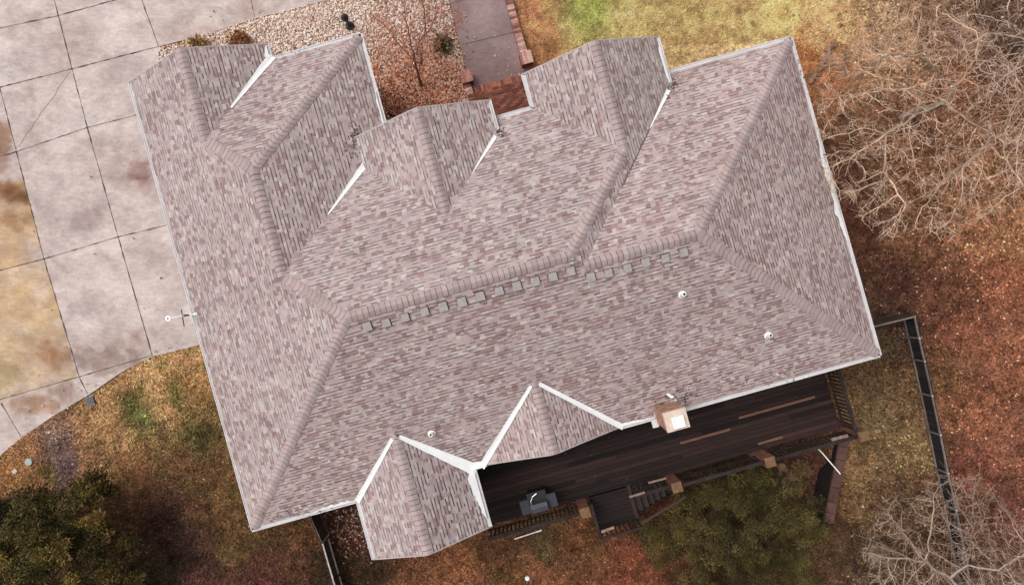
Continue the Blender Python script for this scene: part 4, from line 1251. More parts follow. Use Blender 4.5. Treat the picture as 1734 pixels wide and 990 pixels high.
# ------------------------------------------------------------------ grill on the deck
gc0 = at(912, 852, DKZ + .9); gz = DKZ
grill = thing('grill', Vector((gc0.x, gc0.y, gz)), 'black gas barbecue with grey hood and two side shelves on the dark deck', 'barbecue')
gu, gv = hw(1, 0, 0), hw(0, 1, 0); O = Vector((gc0.x, gc0.y, gz)); Z1 = Vector((0, 0, 1))
mb = MB(); mb.box(O + gv * .05 + Z1 * .40, gu, gv, Z1, .30, .22, .30); obj('cart', mb, M['black'], grill)
mb = MB(); mb.box(O + gv * .1 + Z1 * .77, gu, gv, Z1, .31, .27, .07); obj('firebox', mb, M['black'], grill)
mb = MB()
pr = [(-.26, .84), (-.26, .98), (-.20, 1.09), (-.06, 1.14), (.06, 1.10), (.06, .84)]
lo = [O + gu * -.27 + gv * y + Z1 * z for y, z in pr]; hi = [O + gu * .27 + gv * y + Z1 * z for y, z in pr]
mb.prism(lo, hi); hood = obj('hood', mb, M['grill'], grill)
mb = MB(); mb.tube([O + gu * -.22 + gv * .06 + Z1 * 1.0, O + gu * -.22 + gv * .16 + Z1 * 1.02, O + gu * -.12 + gv * .30 + Z1 * 1.02, O + gu * .02 + gv * .36 + Z1 * 1.02], [.012] * 4, 8)
obj('handle', mb, M['chrome'], hood)
for sg, nm in ((-1, -1), (1, 1)):
    mb = MB(); mb.box(O + gu * (sg * .44) - gv * .02 + Z1 * .84, gu, gv, Z1, .15, .22, .02); mb.beam(O + gu * (sg * .32) - gv * .02 + Z1 * .66, O + gu * (sg * .5) - gv * .02 + Z1 * .82, .03, .03)
    obj('side_shelf', mb, M['shelf'], grill)
for su in (-.26, .26):
    for sv in (-.15, .22):
        mb = MB(); mb.tube([O + gu * su + gv * sv + gu * -.02 + Z1 * .075, O + gu * su + gv * sv + gu * .02 + Z1 * .075], [.075, .075], 14); obj('wheel', mb, M['rubber'], grill)

# ------------------------------------------------------------------ small things round the house
# antenna at the left eave
az = ZE + .25
a0 = at(333, 531, az); a1 = at(285, 539, az); am = at(311, 534, az)
ant = thing('antenna', am, 'small white aerial with thin dark crossbar sticking out over the driveway from the eave', 'antenna')
mb = MB(); mb.tube([a1, am, a0], [.014, .016, .018], 8); obj('arm', mb, M['white_metal'], ant)
dn = (a0 - a1).normalized()
mb = MB(); mb.lathe(a1 - Vector((0, 0, .03)), [(.05, 0), (.075, .01), (.08, .05), (.03, .06)], 14); mb.tube([a1 + Vector((0, 0, .03)), a1 + Vector((0, 0, .036))], [.026, .025], 10, mi=1); obj('disc', mb, [M['white_metal'], M['dark_iron']], ant)
mb = MB(); mb.tube([a0 - dn * .10, a0 - dn * .03, a0 + dn * .02], [.02, .035, .052], 12); obj('horn', mb, M['white_metal'], ant)
mb = MB(); mb.tube([at(307, 524, az), at(312, 553, az)], [.014, .016], 8); obj('crossbar', mb, M['dark_iron'], ant)
mb = MB(); mb.tube([am, at(321, 533, az)], [.03, .022], 8); mb.tube([at(316, 533.5, az), at(322, 532.5, ZE - .02), ], [.016, .016], 8); obj('bracket', mb, M['dark_iron'], ant)

# black garden lantern in the gravel
lb = at(593, 45, 0); lan = thing('garden_lantern', lb, 'small black garden lantern standing in the gravel bed by the garage corner', 'garden lantern')
mb = MB(); mb.lathe(lb, [(.13, 0), (.15, .03), (.14, .10), (.05, .16), (.03, .3), (.03, .55)], 12); obj('stand', mb, M['dark_iron'], lan)
mb = MB(); mb.lathe(lb + Vector((0, 0, .55)), [(.06, 0), (.10, .04), (.10, .18), (.13, .20), (.04, .28), (.01, .31)], 10); obj('head', mb, M['dark_iron'], lan)

# drain grate, valve lid, stepping stone, pipes, white ball
dg = at(153, 678, .0); mb = MB(); zg = tz(dg.x, dg.y)
for k in range(5): mb.box(Vector((dg.x, dg.y, zg + .035)) + uax * ((k - 2) * .05), uax, vax, Z1, .014, .14, .02)
for k in (-1, 1): mb.box(Vector((dg.x, dg.y, zg + .03)) + vax * (k * .135), uax, vax, Z1, .14, .018, .026)
mb.box(Vector((dg.x, dg.y, zg + .005)), uax, vax, Z1, .135, .13, .02, mi=1)
tag(obj('drain_grate', mb, [mat('grate', (.16, .16, .18), .6), M['dark_iron']]), 'small grey square drain grate at the curved edge of the driveway', 'drain')
vl = at(50, 781, 0); zl = tz(vl.x, vl.y); mb = MB(); mb.lathe(Vector((vl.x, vl.y, zl - .02)), [(.125, 0), (.125, .06), (.115, .075), (.02, .08)], 20)
tag(obj('valve_lid', mb, M['lid']), 'round pale green lid set in the grass near the driveway edge', 'lid')
sl = at(26, 797, 0); zl = tz(sl.x, sl.y); mb = MB(); mb.box(Vector((sl.x, sl.y, zl + .02)), hw(.94, .34, 0).normalized(), hw(-.34, .94, 0).normalized(), Z1, .08, .065, .03)
tag(obj('paving_stone', mb, mat('pale stone', (.5, .42, .33), .9, noises=((12, .8, 1.2),))), 'small pale square stone lying next to the round green lid', 'stone')
pA, pB = at(871, 912, 0), at(917, 897, 0); pA.z = tz(pA.x, pA.y) + .05; pB.z = tz(pB.x, pB.y) + .07
pA2 = at(871, 912, pA.z); pB2 = at(917, 897, pB.z)
mb = MB(); mb.tube([pA2, pA2.lerp(pB2, .8), pA2.lerp(pB2, .82), pB2], [.022, .022, .032, .034], 10)
tag(obj('pipe', mb, M['white_metal']), 'white plastic pipe lying on the lawn below the deck edge', 'pipe')
wz = -.55
mb = MB(); q = [at(1378, 757, wz + .1), at(1385, 759, wz + .28), at(1392, 766, wz + .38), at(1423, 802, wz + .36)]
mb.tube(q, [.017, .019, .021, .021], 8)
tag(obj('white_pole', mb, M['white_metal']), 'thin white pole leaning across the red block retaining wall', 'pole')
bl = at(893, 977, 0); zl = tz(bl.x, bl.y); bl = at(893, 977, zl); mb = MB(); mb.lathe(bl - Vector((0, 0, .02)), [(.03, 0), (.075, .03), (.09, .08), (.075, .14), (.03, .165)], 12)
tag(obj('lawn_light', mb, M['white_metal']), 'small white round ornament on the brown lawn at the bottom of the yard', 'ornament')


# retaining wall ---------------------------------------------------------
rw = MB(); zt = -.72
line = [(1436, 735), (1424, 800), (1414, 850), (1407, 885)]
Pw = [at(x - 4, y, zt) for x, y in line]
for p, q in zip(Pw, Pw[1:]):
    d = (q - p); L = d.length; d.normalize(); s = Vector((-d.y, d.x, 0))
    rw.box(Vector(((p + q).x / 2, (p + q).y / 2, zt - .93)), d, s, Z1, L / 2, .13, .86, (.016, .011, .01))  # wall body near black: the shadow on its pit side, painted in
    nb = max(1, round(L / .42))
    for i in range(nb):
        c = p + d * ((i + .5) * L / nb)
        rw.box(Vector((c.x, c.y, zt - .05)), d, s, Z1, L / nb / 2 - .008, .165, .05, tuple(np.array((.095, .047, .038)) * random.uniform(.75, 1.2)))
tag(obj('retaining_wall', rw, M['retain']), 'reddish block retaining wall running from the deck corner into the yard', 'retaining wall')


# fences -----------------------------------------------------------------
def fence(label, tops, height, hz, parts_col, rail_col, bottom_gap=.12, group=None, posts=True, side=1, zoff=None, rail_w=.05, slat=.1, post_col=None):
    """tops: photograph pixels of the top line; the fence follows the ground"""
    P = []
    for x, y in tops:
        z = -.5
        for _ in range(5):
            p = at(x, y, z); z = tz(p.x, p.y) + height
        P.append(at(x, y, z))
    t = thing('fence', P[0] - Vector((0, 0, height)), label, 'fence', group)
    pan = MB()
    for p, q in zip(P, P[1:]):
        d = q - p; L = d.length; d.normalize(); s = Vector((-d.y, d.x, 0)).normalized()
        n = max(1, int(L / slat))
        for i in range(n):
            a_ = p.lerp(q, i / n); b_ = p.lerp(q, (i + .94) / n)
            a0_, b0_ = a_ - Z1 * (height - bottom_gap * .3), b_ - Z1 * (height - bottom_gap * .3)
            jt = random.uniform(-.012, .012)
            col = tuple(np.array(parts_col) * random.uniform(.6, 1.35))
            pan.prism([a0_ - s * .009, b0_ - s * .009, b0_ + s * .009, a0_ + s * .009], [a_ - s * .009 + Z1 * jt, b_ - s * .009 + Z1 * jt, b_ + s * .009 + Z1 * jt, a_ + s * .009 + Z1 * jt], col)
    obj('board_panel', pan, M['fence'], t)
    for zz, w in ((-.06, rail_w), (-(height - bottom_gap), rail_w * .8)):
        r = MB()
        for p, q in zip(P, P[1:]):
            d = (q - p).normalized(); s = Vector((-d.y, d.x, 0)).normalized() * (side * .035)
            r.beam(p + s + Z1 * (zz + .02), q + s + Z1 * (zz + .02), w, .05, tuple(np.array(rail_col) * random.uniform(.8, 1.2)))
        obj('rail', r, M['fence'], t)
    if posts:
        for i, p in enumerate(P):
            r = MB(); d = (P[min(i + 1, len(P) - 1)] - P[max(i - 1, 0)]).normalized(); s = Vector((-d.y, d.x, 0)).normalized() * (side * .07)
            r.box(p + s - Z1 * (height / 2 - .01), d, s.normalized(), Z1, .024, .024, height / 2 + .04, post_col or rail_col)
            po = obj('post', r, M['fence'], t)
            c = MB(); c.lathe(p + s + Z1 * .05, [(.03, 0), (.034, .012), (.006, .03)], 8, (.45, .4, .36)); obj('post_cap', c, M['fence'], po)
    return t


FD, FRl = (.022, .018, .018), (.16, .128, .118)
fence('long dark board fence with grey rails running down the leaf-strewn right yard', [(1551, 534), (1559, 571), (1568, 610), (1581, 669), (1595, 735), (1608, 800), (1622, 862), (1634, 925), (1648, 1000)], .82, 0, FD, FRl, side=-1)
fence('short dark board fence joining the back right house corner to the long fence', [(1460, 556), (1505, 545), (1550, 534)], 1.05, 0, (.05, .033, .028), (.17, .13, .12), side=-1, posts=False)
fence('brown board fence stub running out from under the back left eave', [(520, 868), (532, 895), (543, 920)], 1.0, 0, (.06, .042, .026), (.11, .08, .06), side=1, posts=False, rail_w=.035)
fence('dark board gate with two pale rails and white capped post below the back left eave', [(544, 921), (563, 986), (574, 1022)], 0.8, 0, (.05, .032, .026), (.52, .46, .42), side=1, rail_w=.042, post_col=(.05, .04, .035))


# ------------------------------------------------------------------ rocks
def rock_mesh(seed):
    bm = bmesh.new(); bmesh.ops.create_icosphere(bm, subdivisions=2, radius=1.0)
    r_ = np.random.default_rng(seed); off = r_.uniform(0, 10, 3)
    for v in bm.verts:
        p = v.co; k = 1 + .28 * math.sin(2.3 * p.x + off[0]) * math.cos(2.9 * p.y + off[1]) + .15 * math.sin(5 * p.z + 4 * p.x + off[2]) + r_.uniform(-.06, .06)
        v.co = p * k
    me = bpy.data.meshes.new('rock'); bm.to_mesh(me); bm.free(); me.materials.append(M['rock'])
    ca = me.color_attributes.new('Col', 'FLOAT_COLOR', 'CORNER')
    return me


RM = [rock_mesh(s) for s in range(5)]
row = [(1372, 138, .16), (1378, 131, .17), (1374, 124, .12), (1384, 120, .16), (1391, 112, .17), (1393, 103, .15), (1398, 97, .19), (1402, 91, .14), (1401, 84, .17), (1408, 80, .17), (1413, 73, .15), (1386, 128, .11)]
for i, (x, y, r_) in enumerate(row):
    o = bpy.data.objects.new('rock', RM[i % 5]); C.objects.link(o); p = at(x, y, 0); o.location = (p.x, p.y, tz(p.x, p.y) + r_ * .35)
    r_ *= .82; o.scale = (r_ * random.uniform(.75, 1.15), r_ * random.uniform(.7, 1), r_ * .8); o.rotation_euler = (0, 0, random.uniform(0, 6))
    tag(o, 'grey-brown edging rock in the row beyond the front right house corner', 'rock', 'edging rocks in a row')
pile = [(1322, 789, .17), (1338, 806, .2), (1327, 813, .13), (1311, 815, .16), (1335, 817, .09), (1329, 795, .1), (1347, 798, .11), (1320, 800, .1)]
for i, (x, y, r_) in enumerate(pile):
    o = bpy.data.objects.new('rock', RM[(i + 2) % 5]); C.objects.link(o); z = -1.9; p = at(x, y, z); z = tz(p.x, p.y); p = at(x, y, z); o.location = (p.x, p.y, z + r_ * .4)
    r_ *= .8; o.scale = (r_ * 1.15, r_, r_ * .8); o.rotation_euler = (0, 0, random.uniform(0, 6))
    tag(o, 'tan rock in the loose heap beside the deck post', 'rock', 'rocks heaped by the deck')


# ------------------------------------------------------------------ plants
def tufts(mb, c, radii, n, size, pal, up_bias=.4, shell=.55):
    """leaf blades spread through an ellipsoid"""
    c = Vector(c)
    for _ in range(n):
        d = Vector((random.gauss(0, 1), random.gauss(0, 1), random.gauss(0, 1) + up_bias))
        d.normalize(); k = shell + (1 - shell) * random.random()
        p = c + Vector((d.x * radii[0], d.y * radii[1], d.z * radii[2])) * k
        a = (d + Vector((random.gauss(0, .5), random.gauss(0, .5), random.gauss(0, .5)))).normalized()
        s = a.cross(Vector((random.gauss(0, 1), random.gauss(0, 1), random.gauss(0, 1)))).normalized()
        L = size * random.uniform(.6, 1.5); w = L * random.uniform(.12, .26)
        col = np.array(random.choice(pal)) * random.uniform(.65, 1.4)
        mb.face([p - s * w, p + a * L * .5 + s * w * .9, p + a * L, p + a * L * .4 - s * w], tuple(col))


def shrub(name, label, px_, r, hgt, pal, n=420, size=.12):
    z = tz(*at(px_[0], px_[1], 0)[:2]); p = at(px_[0], px_[1], z)
    t = thing(name, p, label, 'shrub')
    mb = MB(); tufts(mb, p + Vector((0, 0, hgt * .45)), (r, r, hgt * .55), n, size, pal, .6, .35); obj('foliage', mb, M['leaf'], t)
    mb = MB(); mb.tube([p - Vector((0, 0, .05)), p + Vector((0, 0, hgt * .5))], [.03, .015], 6, (.12, .08, .06)); obj('stem', mb, M['bark'], t)


shrub('shrub', 'low yellow-green tufted shrub in the gravel at the garage eave', (340, 80), .26, .45, [(.30, .17, .05), (.22, .15, .05), (.36, .22, .09)], 300, .13)
shrub('shrub', 'low rust-brown domed shrub in the gravel at the garage eave', (412, 77), .36, .5, [(.30, .12, .04), (.24, .10, .04), (.38, .18, .08)], 480, .14)
shrub('shrub', 'olive green grassy clump in the gravel beside the small bare tree', (750, 77), .26, .35, [(.16, .12, .05), (.24, .18, .09), (.10, .07, .035)], 420, .16)
shrub('shrub', 'dry tan shrub beside the rock heap below the deck', (1352, 790), .32, .6, [(.20, .095, .055), (.14, .065, .04), (.26, .135, .08)], 700, .10)
shrub('shrub', 'small dull green shrub at the left edge of the back lawn', (8, 868), .5, .5, [(.035, .035, .018), (.05, .05, .025), (.06, .035, .025)], 900, .12)
shrub('shrub', 'dark heap of twiggy brush beside the bare tree below the right fence', (1450, 945), .42, .4, [(.05, .03, .028), (.035, .022, .022), (.10, .06, .055)], 900, .16)


def spray(c, n, size, pal, sx, sy, sz, upb=.5):
    """n small needle blades round the points c (k,3); numpy; returns (n*4,3) corners and colours"""
    k = RNG.integers(0, len(c), n); d = RNG.normal(0, 1, (n, 3)); d[:, 2] += upb; d /= np.linalg.norm(d, axis=1)[:, None]
    p = c[k] + d * np.array([sx, sy, sz]) * (RNG.random((n, 1)) ** .5)
    a = d + RNG.normal(0, .55, (n, 3)); a /= np.linalg.norm(a, axis=1)[:, None]
    s_ = np.cross(a, RNG.normal(0, 1, (n, 3))); s_ /= np.linalg.norm(s_, axis=1)[:, None]
    L = size * RNG.uniform(.5, 1.5, (n, 1)); w = L * RNG.uniform(.10, .22, (n, 1))
    V = np.stack([p - s_ * w, p + a * L * .5 + s_ * w, p + a * L, p + a * L * .4 - s_ * w], 1)
    return V.reshape(-1, 3), pal[k] * RNG.uniform(.6, 1.5, (n, 1))


def conifer(label, px_, zt_, crown_r, hgt, pal, hot, n_clumps, n_blades, seed, droop=.55, size=.09, cr=(.26, .44), hotp=.2):
    r_ = random.Random(seed)
    p0 = at(px_[0], px_[1], zt_); zb = tz(p0.x, p0.y); base = Vector((p0.x, p0.y, zb))
    t = thing('evergreen_tree', base, label, 'tree', 'evergreen trees')
    mb = MB(); mb.tube([base - Vector((0, 0, .1)), base + Vector((0, 0, hgt * .4)), base + Vector((.05, .03, hgt * .72))], [.14, .08, .02], 8, (.12, .08, .06))
    cs, cols = [], []
    for i in range(n_clumps):
        th = r_.uniform(0, 2 * math.pi); q = math.sqrt(r_.random()); k = q * crown_r * r_.uniform(.85, 1.1)
        lob = 1 + .12 * math.sin(3 * th + seed) + .08 * math.sin(7 * th)
        top = hgt * (1 - q ** 1.7 * droop) * r_.uniform(.72, 1.0)
        c = base + Vector((math.cos(th) * k * lob, math.sin(th) * k * lob, top))
        R_ = r_.uniform(*cr); tone = r_.choice((.45, .7, 1.0, 1.35, 1.6)) * r_.uniform(.9, 1.1); pp = hot if r_.random() < hotp else pal
        if q < .55:
            m_ = base + Vector((0, 0, top * .4)); mb.tube([m_, c - Vector((0, 0, .25))], [.03, .008], 4, (.05, .035, .025), cap=False)
        for j in range(r_.randint(5, 9)):
            d = Vector((r_.gauss(0, 1), r_.gauss(0, 1), r_.gauss(.2, .7))).normalized()
            e = c + d * R_ * r_.uniform(.2, 1.0)
            cs.append(tuple(e)); cols.append(np.array(r_.choice(pp)) * tone * r_.uniform(.8, 1.2))
    V, cc = spray(np.array(cs), n_blades, size, np.array(cols), .17, .17, .13)
    o = fast_mesh('crown', V - np.array(base), 4, cc, M['leaf'], None); o.parent = t
    obj('trunk', mb, M['bark'], t)
    return t


GRN = [(.058, .049, .013), (.076, .061, .016), (.042, .037, .011), (.092, .067, .019)]
HOT = [(.15, .100, .028), (.13, .095, .026), (.17, .105, .036)]
conifer('dark evergreen with golden tips at the bottom left of the back lawn', (105, 935), 2.0, 2.15, 3.2, GRN, HOT, 120, 46000, 41, hotp=.28, size=.105, cr=(.30, .5))
conifer('broad olive green evergreen below the deck stair and beside the block wall', (1284, 962), 1.4, 2.95, 2.6, [(.076, .062, .019), (.092, .072, .022), (.062, .051, .017), (.104, .075, .025)], [(.118, .086, .026), (.106, .080, .024)], 340, 120000, 43, .28, .060, (.2, .34), .15)


# ------------------------------------------------------------------ bare trees
def bare_tree(label, base, crotch, crown_px, zr, n_att, seed, bark, twig, trunk_r, step=.17, leaf_r=.0085, twigs=1.0, kill=.26, name='bare_tree', group='bare trees', limbs=()):
    """branches grown towards points scattered in the crown (space colonisation), then thickened towards the trunk"""
    rg = np.random.default_rng(seed); base = Vector(base); crotch = Vector(crotch)
    xs = [p[0] for p in crown_px]; ys = [p[1] for p in crown_px]
    ax = rg.uniform(min(xs), max(xs), n_att * 3); ay = rg.uniform(min(ys), max(ys), n_att * 3)
    kp = in_poly(ax, ay, crown_px); ax, ay = ax[kp][:n_att], ay[kp][:n_att]
    cpx, cpy = project(np.array([crotch.x]), np.array([crotch.y]), np.array([crotch.z]))
    q = np.hypot(ax - cpx, ay - cpy); q = q / q.max()
    az_ = zr[0] + (zr[1] - zr[0]) * (rg.random(len(ax)) ** .7) * (1 - .35 * q)
    X, Y = unproject(ax, ay, az_); att = np.stack([X, Y, az_], 1)
    nodes = [np.array(base), np.array(base.lerp(crotch, .35)) + rg.normal(0, .03, 3), np.array(base.lerp(crotch, .7)) + rg.normal(0, .04, 3), np.array(crotch)]; par = [-1, 0, 1, 2]
    for line in limbs:                      # main limbs laid out by hand, each from the nearest wood
        P_l = [np.array(at(*q)) for q in line]
        k = int(np.argmin([np.linalg.norm(q - P_l[0]) for q in nodes]))
        for q in P_l:
            L = np.linalg.norm(q - nodes[k]); m_ = max(1, int(L / (step * 1.6))); a0_ = nodes[k].copy()
            for i in range(1, m_ + 1):
                nodes.append(a0_ + (q - a0_) * i / m_ + rg.normal(0, .028, 3)); par.append(k); k = len(nodes) - 1
    N0 = np.array(nodes[3:]); D0 = np.linalg.norm(att[:, None] - N0[None], axis=2)
    near = D0.argmin(1) + 3; nd = D0.min(1); alive = np.ones(len(att), bool)
    for it in range(140):
        if not alive.any(): break
        acc = {}
        for a in np.nonzero(alive)[0]:
            v = att[a] - nodes[near[a]]; L = np.linalg.norm(v) + 1e-6
            acc.setdefault(near[a], np.zeros(3)); acc[near[a]] += v / L
        new0 = len(nodes)
        for k, v in acc.items():
            L = np.linalg.norm(v)
            if L < 1e-3: continue
            d = v / L + rg.normal(0, .11, 3); d /= np.linalg.norm(d)
            nodes.append(nodes[k] + d * step); par.append(k)
        if len(nodes) == new0: break
        N_ = np.array(nodes[new0:]); ids = np.arange(new0, len(nodes)); al = np.nonzero(alive)[0]
        D = np.linalg.norm(att[al][:, None] - N_[None], axis=2); b = D.argmin(1); bd = D[np.arange(len(al)), b]
        up_ = bd < nd[al]; near[al[up_]] = ids[b[up_]]; nd[al[up_]] = bd[up_]
        alive[al[nd[al] < kill]] = False
    n = len(nodes); ch = [[] for _ in range(n)]
    for i in range(1, n): ch[par[i]].append(i)
    P_ = 3.1; r2 = np.zeros(n)
    for i in range(n - 1, -1, -1):
        r2[i] = sum(r2[c] for c in ch[i]) if ch[i] else leaf_r ** P_
    rad = r2 ** (1 / P_); rad = np.minimum(rad * 1.0, trunk_r)
    rad[:4] = np.maximum(rad[:4], [trunk_r * 1.5, trunk_r * 1.15, trunk_r * .95, trunk_r * .8])
    t = thing(name, base, label, 'tree', group)
    TR_, TW_ = MB(), MB()
    stack = [(0, -1)]
    while stack:
        s0, p0 = stack.pop(); chain = ([p0] if p0 >= 0 else []) + [s0]; c = s0
        while ch[c]:
            m_ = max(ch[c], key=lambda k: rad[k])
            for k in ch[c]:
                if k != m_: stack.append((k, c))
            chain.append(m_); c = m_
        pts = [nodes[k] for k in chain]; rs = [rad[k] for k in chain]
        if p0 >= 0: rs[0] = rs[1] if len(rs) > 1 else rs[0]
        big = max(rs) > .03
        tone = rg.uniform(.72, 1.3)
        col = tuple(np.array(bark if big else twig) * tone)
        if len(pts) < 2: continue
        rs = [max(leaf_r * .8, r) for r in rs]; rs[-1] *= .6
        (TR_ if big else TW_).tube(pts, rs, 7 if big else 3, col, cap=False)
        # side twigs on the thin wood
        for a_, b_, ra in zip(pts, pts[1:], rs):
            if ra > .028 or rg.random() > .55 * twigs: continue
            d = np.array(b_) - np.array(a_); d /= np.linalg.norm(d) + 1e-9
            e = d * .75 + rg.normal(0, .62, 3) * np.array([1, 1, .6]); e /= np.linalg.norm(e)
            L = rg.uniform(.14, .48); p = np.array(a_); q1 = p + e * L * .5; e2 = e + rg.normal(0, .3, 3); q2 = q1 + e2 * L * .5
            TW_.tube([p, q1, q2], [leaf_r * .85, leaf_r * .7, leaf_r * .45], 3, tuple(np.array(twig) * rg.uniform(.75, 1.35)), cap=False)
            if rg.random() < .5:
                e3 = e + rg.normal(0, .6, 3); TW_.tube([q1, q1 + e3 * L * .4], [leaf_r * .7, leaf_r * .4], 3, tuple(np.array(twig) * rg.uniform(.75, 1.35)), cap=False)
    obj('trunk', TR_, M['bark'], t, smooth_=True)
    obj('crown', TW_, M['bark'], t)
    return n


BK, TW = (.30, .23, .175), (.56, .39, .28)
bare_tree('large leafless tree with tangled pale twigs reaching over the right eave', at(1530, 200, tz(*at(1530, 200, 0)[:2])), at(1602, 172, 2.9),
          [(1380, 140), (1375, 215), (1385, 330), (1430, 350), (1470, 400), (1500, 425), (1540, 390), (1600, 420), (1660, 380), (1710, 370), (1745, 300), (1750, 150), (1690, 60), (1640, 20), (1560, 0), (1490, 15), (1450, 50), (1410, 95)],
          (2.4, 5.4), 2500, 3, BK, TW, .12, step=.15, leaf_r=.0058, kill=.20, twigs=1.3, limbs=[
              [(1570, 187, 3.1), (1542, 202, 3.4), (1500, 228, 3.8), (1462, 214, 3.9), (1395, 236, 4.0)], [(1500, 228, 3.8), (1498, 290, 4.0), (1530, 345, 4.2)], [(1500, 228, 3.8), (1440, 270, 4.0), (1398, 285, 4.0)],
              [(1640, 205, 3.3), (1684, 232, 3.7), (1704, 268, 4.2), (1730, 316, 4.6)], [(1684, 232, 3.7), (1655, 265, 4.2), (1600, 300, 4.5), (1570, 345, 4.6)],
              [(1628, 132, 3.3), (1655, 95, 3.9), (1652, 55, 4.4)], [(1600, 140, 3.2), (1560, 96, 3.8), (1505, 92, 4.2), (1450, 130, 4.3)], [(1655, 140, 3.5), (1700, 110, 4.2), (1740, 75, 4.8)], [(1560, 150, 3.6), (1480, 150, 4.1), (1420, 165, 4.2)]])
bare_tree('leafless grey tree with pale limbs at the upper right corner', at(1720, 70, 0), at(1762, 48, 3.2),
          [(1590, -20), (1600, 60), (1640, 110), (1680, 200), (1700, 330), (1740, 400), (1830, 350), (1860, 60), (1800, -80), (1660, -60)],
          (3.4, 5.6), 1050, 8, (.33, .26, .225), (.48, .35, .285), .12, step=.16, leaf_r=.0062, kill=.22, twigs=1.2)
bare_tree('leafless tree with pale branches reaching up from the bottom right corner', at(1612, 965, tz(*at(1612, 965, -1)[:2])), at(1650, 1012, 2.4),
          [(1455, 935), (1475, 880), (1500, 840), (1545, 830), (1600, 795), (1670, 800), (1700, 850), (1745, 880), (1800, 930), (1800, 1060), (1500, 1050), (1470, 990)],
          (1.8, 4.2), 2300, 15, (.36, .28, .235), (.37, .26, .20), .06, step=.14, leaf_r=.0050, kill=.165, twigs=1.3, limbs=[[(1615, 985, 2.5), (1572, 955, 2.8), (1525, 945, 3.0), (1490, 940, 3.1), (1452, 930, 3.2)], [(1572, 955, 2.8), (1545, 925, 3.1), (1510, 880, 3.4)],
              [(1572, 955, 2.8), (1574, 905, 3.2), (1582, 850, 3.6)], [(1640, 955, 2.7), (1650, 885, 3.4)], [(1690, 965, 2.9), (1740, 930, 3.7)]])
bare_tree('small reddish leafless ornamental tree in the gravel bed by the front walk', at(714, 146, 0), at(707, 122, .7),
          [(640, 100), (620, 40), (640, -30), (720, -60), (790, -20), (790, 40), (755, 75), (730, 100), (690, 105)],
          (1.2, 3.3), 850, 21, (.17, .095, .07), (.40, .17, .12), .045, step=.12, leaf_r=.0072, twigs=1.0, kill=.17,
          limbs=[[(700, 104, 1.0), (684, 84, 1.4), (655, 48, 2.0), (628, 22, 2.5)], [(701, 100, 1.1), (694, 66, 1.7), (684, 26, 2.3)], [(713, 108, 1.0), (716, 70, 1.6), (742, 20, 2.4)], [(708, 90, 1.3), (722, 40, 2.1), (715, -10, 2.8)], [(716, 112, .9), (738, 70, 1.6), (776, 35, 2.2)]])
# a few red leaves still held by the small tree


# ------------------------------------------------------------------ leaves that lodged on the house, the walk and the drive
rl = np.random.default_rng(77)


def leaf_quads(P, N, size, pal):
    """small leaves at points P lying on planes with normals N"""
    n = len(P); a = rl.normal(0, 1, (n, 3)); a -= N * (a * N).sum(1)[:, None]; a /= np.linalg.norm(a, axis=1)[:, None]; b = np.cross(N, a)
    L = size * rl.uniform(.5, 1.4, (n, 1)); W = L * rl.uniform(.4, .7, (n, 1)); c = P + N * rl.uniform(.026, .05, (n, 1)); t = N * (L * rl.uniform(-.25, .35, (n, 1)))
    V = np.stack([c - a * L * .5 + t, c + b * W * .5, c + a * L * .5 + t * .4, c - b * W * .5], 1)
    return V.reshape(-1, 3), np.array(pal)[rl.integers(0, len(pal), n)] * rl.uniform(.7, 1.3, (n, 1))


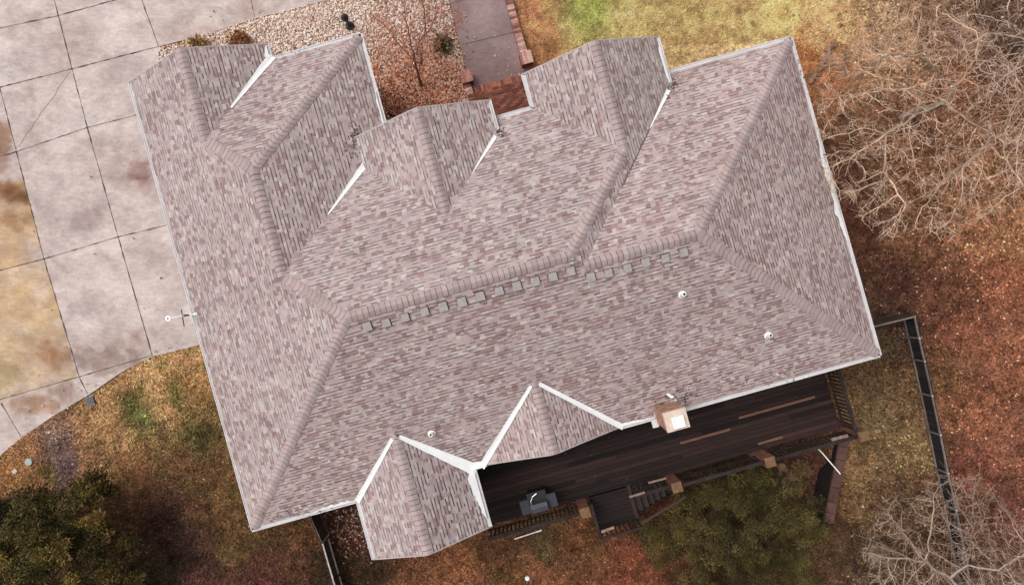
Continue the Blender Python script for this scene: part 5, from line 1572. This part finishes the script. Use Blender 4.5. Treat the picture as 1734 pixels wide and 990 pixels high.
VV, LC = [], []
DL = [(.05, .035, .032), (.09, .055, .045), (.14, .085, .06), (.035, .028, .03)]
spots = [('FR', 1140, 143, 9, 5, 70), ('FL', 846, 224, 5, 7, 40), ('G', 600, 240, 7, 16, 80), ('FR', 1126, 152, 6, 8, 30), ('B', 1150, 672, 12, 6, 60), ('B', 1120, 690, 6, 10, 30), ('R', 1352, 110, 4, 30, 50), ('R', 1395, 260, 5, 50, 60),
         ('B', 700, 828, 60, 5, 30), ('B', 520, 868, 40, 4, 50), ('GF', 530, 88, 40, 4, 25), ('B', 1250, 640, 90, 6, 40), ('B', 672, 734, 3, 3, 14)]
for nm, x, y, sx, sy, k in spots:
    for _ in range(k):
        p = on_plane(nm, x + rl.normal(0, sx), y + rl.normal(0, sy)); VV.append(tuple(p)); LC.append(tuple(FR[nm][3]))
v_, c_ = leaf_quads(np.array(VV), np.array(LC), .055, DL)
fast_mesh('fallen_leaves', v_, 4, c_, M['litter'], 'stuff', 'dark leaf debris caught in the gutters and valleys of the roof', 'leaves')
PP = []
for x, y, sx, sy, k, z in ((880, 128, 12, 6, 26, .06), (835, 100, 30, 25, 26, .025), (790, 90, 8, 40, 40, .025), (150, 662, 30, 8, 14, .034), (300, 588, 30, 4, 14, .034), (200, 300, 110, 160, 26, .034), (400, 28, 60, 14, 16, .034), (80, 700, 40, 20, 12, .034)):
    for _ in range(k):
        q = at(x + rl.normal(0, sx), y + rl.normal(0, sy), z); PP.append(tuple(q))
v_, c_ = leaf_quads(np.array(PP), np.tile([[0, 0, 1.0]], (len(PP), 1)), .07, [(.30, .18, .11), (.42, .27, .18), (.16, .09, .06), (.5, .36, .27)])
fast_mesh('fallen_leaves', v_, 4, c_, M['litter'], 'stuff', 'a few dry leaves blown onto the driveway and front walk', 'leaves')
PP = [tuple(hw(rl.uniform(u12 + .1, u_end - .1), rl.uniform(v_out + .1, vBk - .6), DKZ)) for _ in range(70)]
v_, c_ = leaf_quads(np.array(PP), np.tile([[0, 0, 1.0]], (len(PP), 1)), .06, [(.10, .05, .03), (.05, .03, .02), (.2, .12, .08)])
fast_mesh('fallen_leaves', v_, 4, c_, M['litter'], 'stuff', 'scattered wet leaves on the dark deck boards', 'leaves')
n = 520
px = rl.normal(600, 26, n); py = rl.normal(890, 28, n); k = free(px, py); px, py = px[k], py[k]
pal_ = np.array([(.30, .17, .12), (.42, .28, .21), (.18, .08, .055), (.10, .05, .04)])
leaf_mesh('fallen_leaves', px, py, pal_[rl.integers(0, 4, len(px))] * rl.uniform(.7, 1.3, (len(px), 1)), .08, 'pale fallen leaves drifted into the corner between eave and gable', .03)
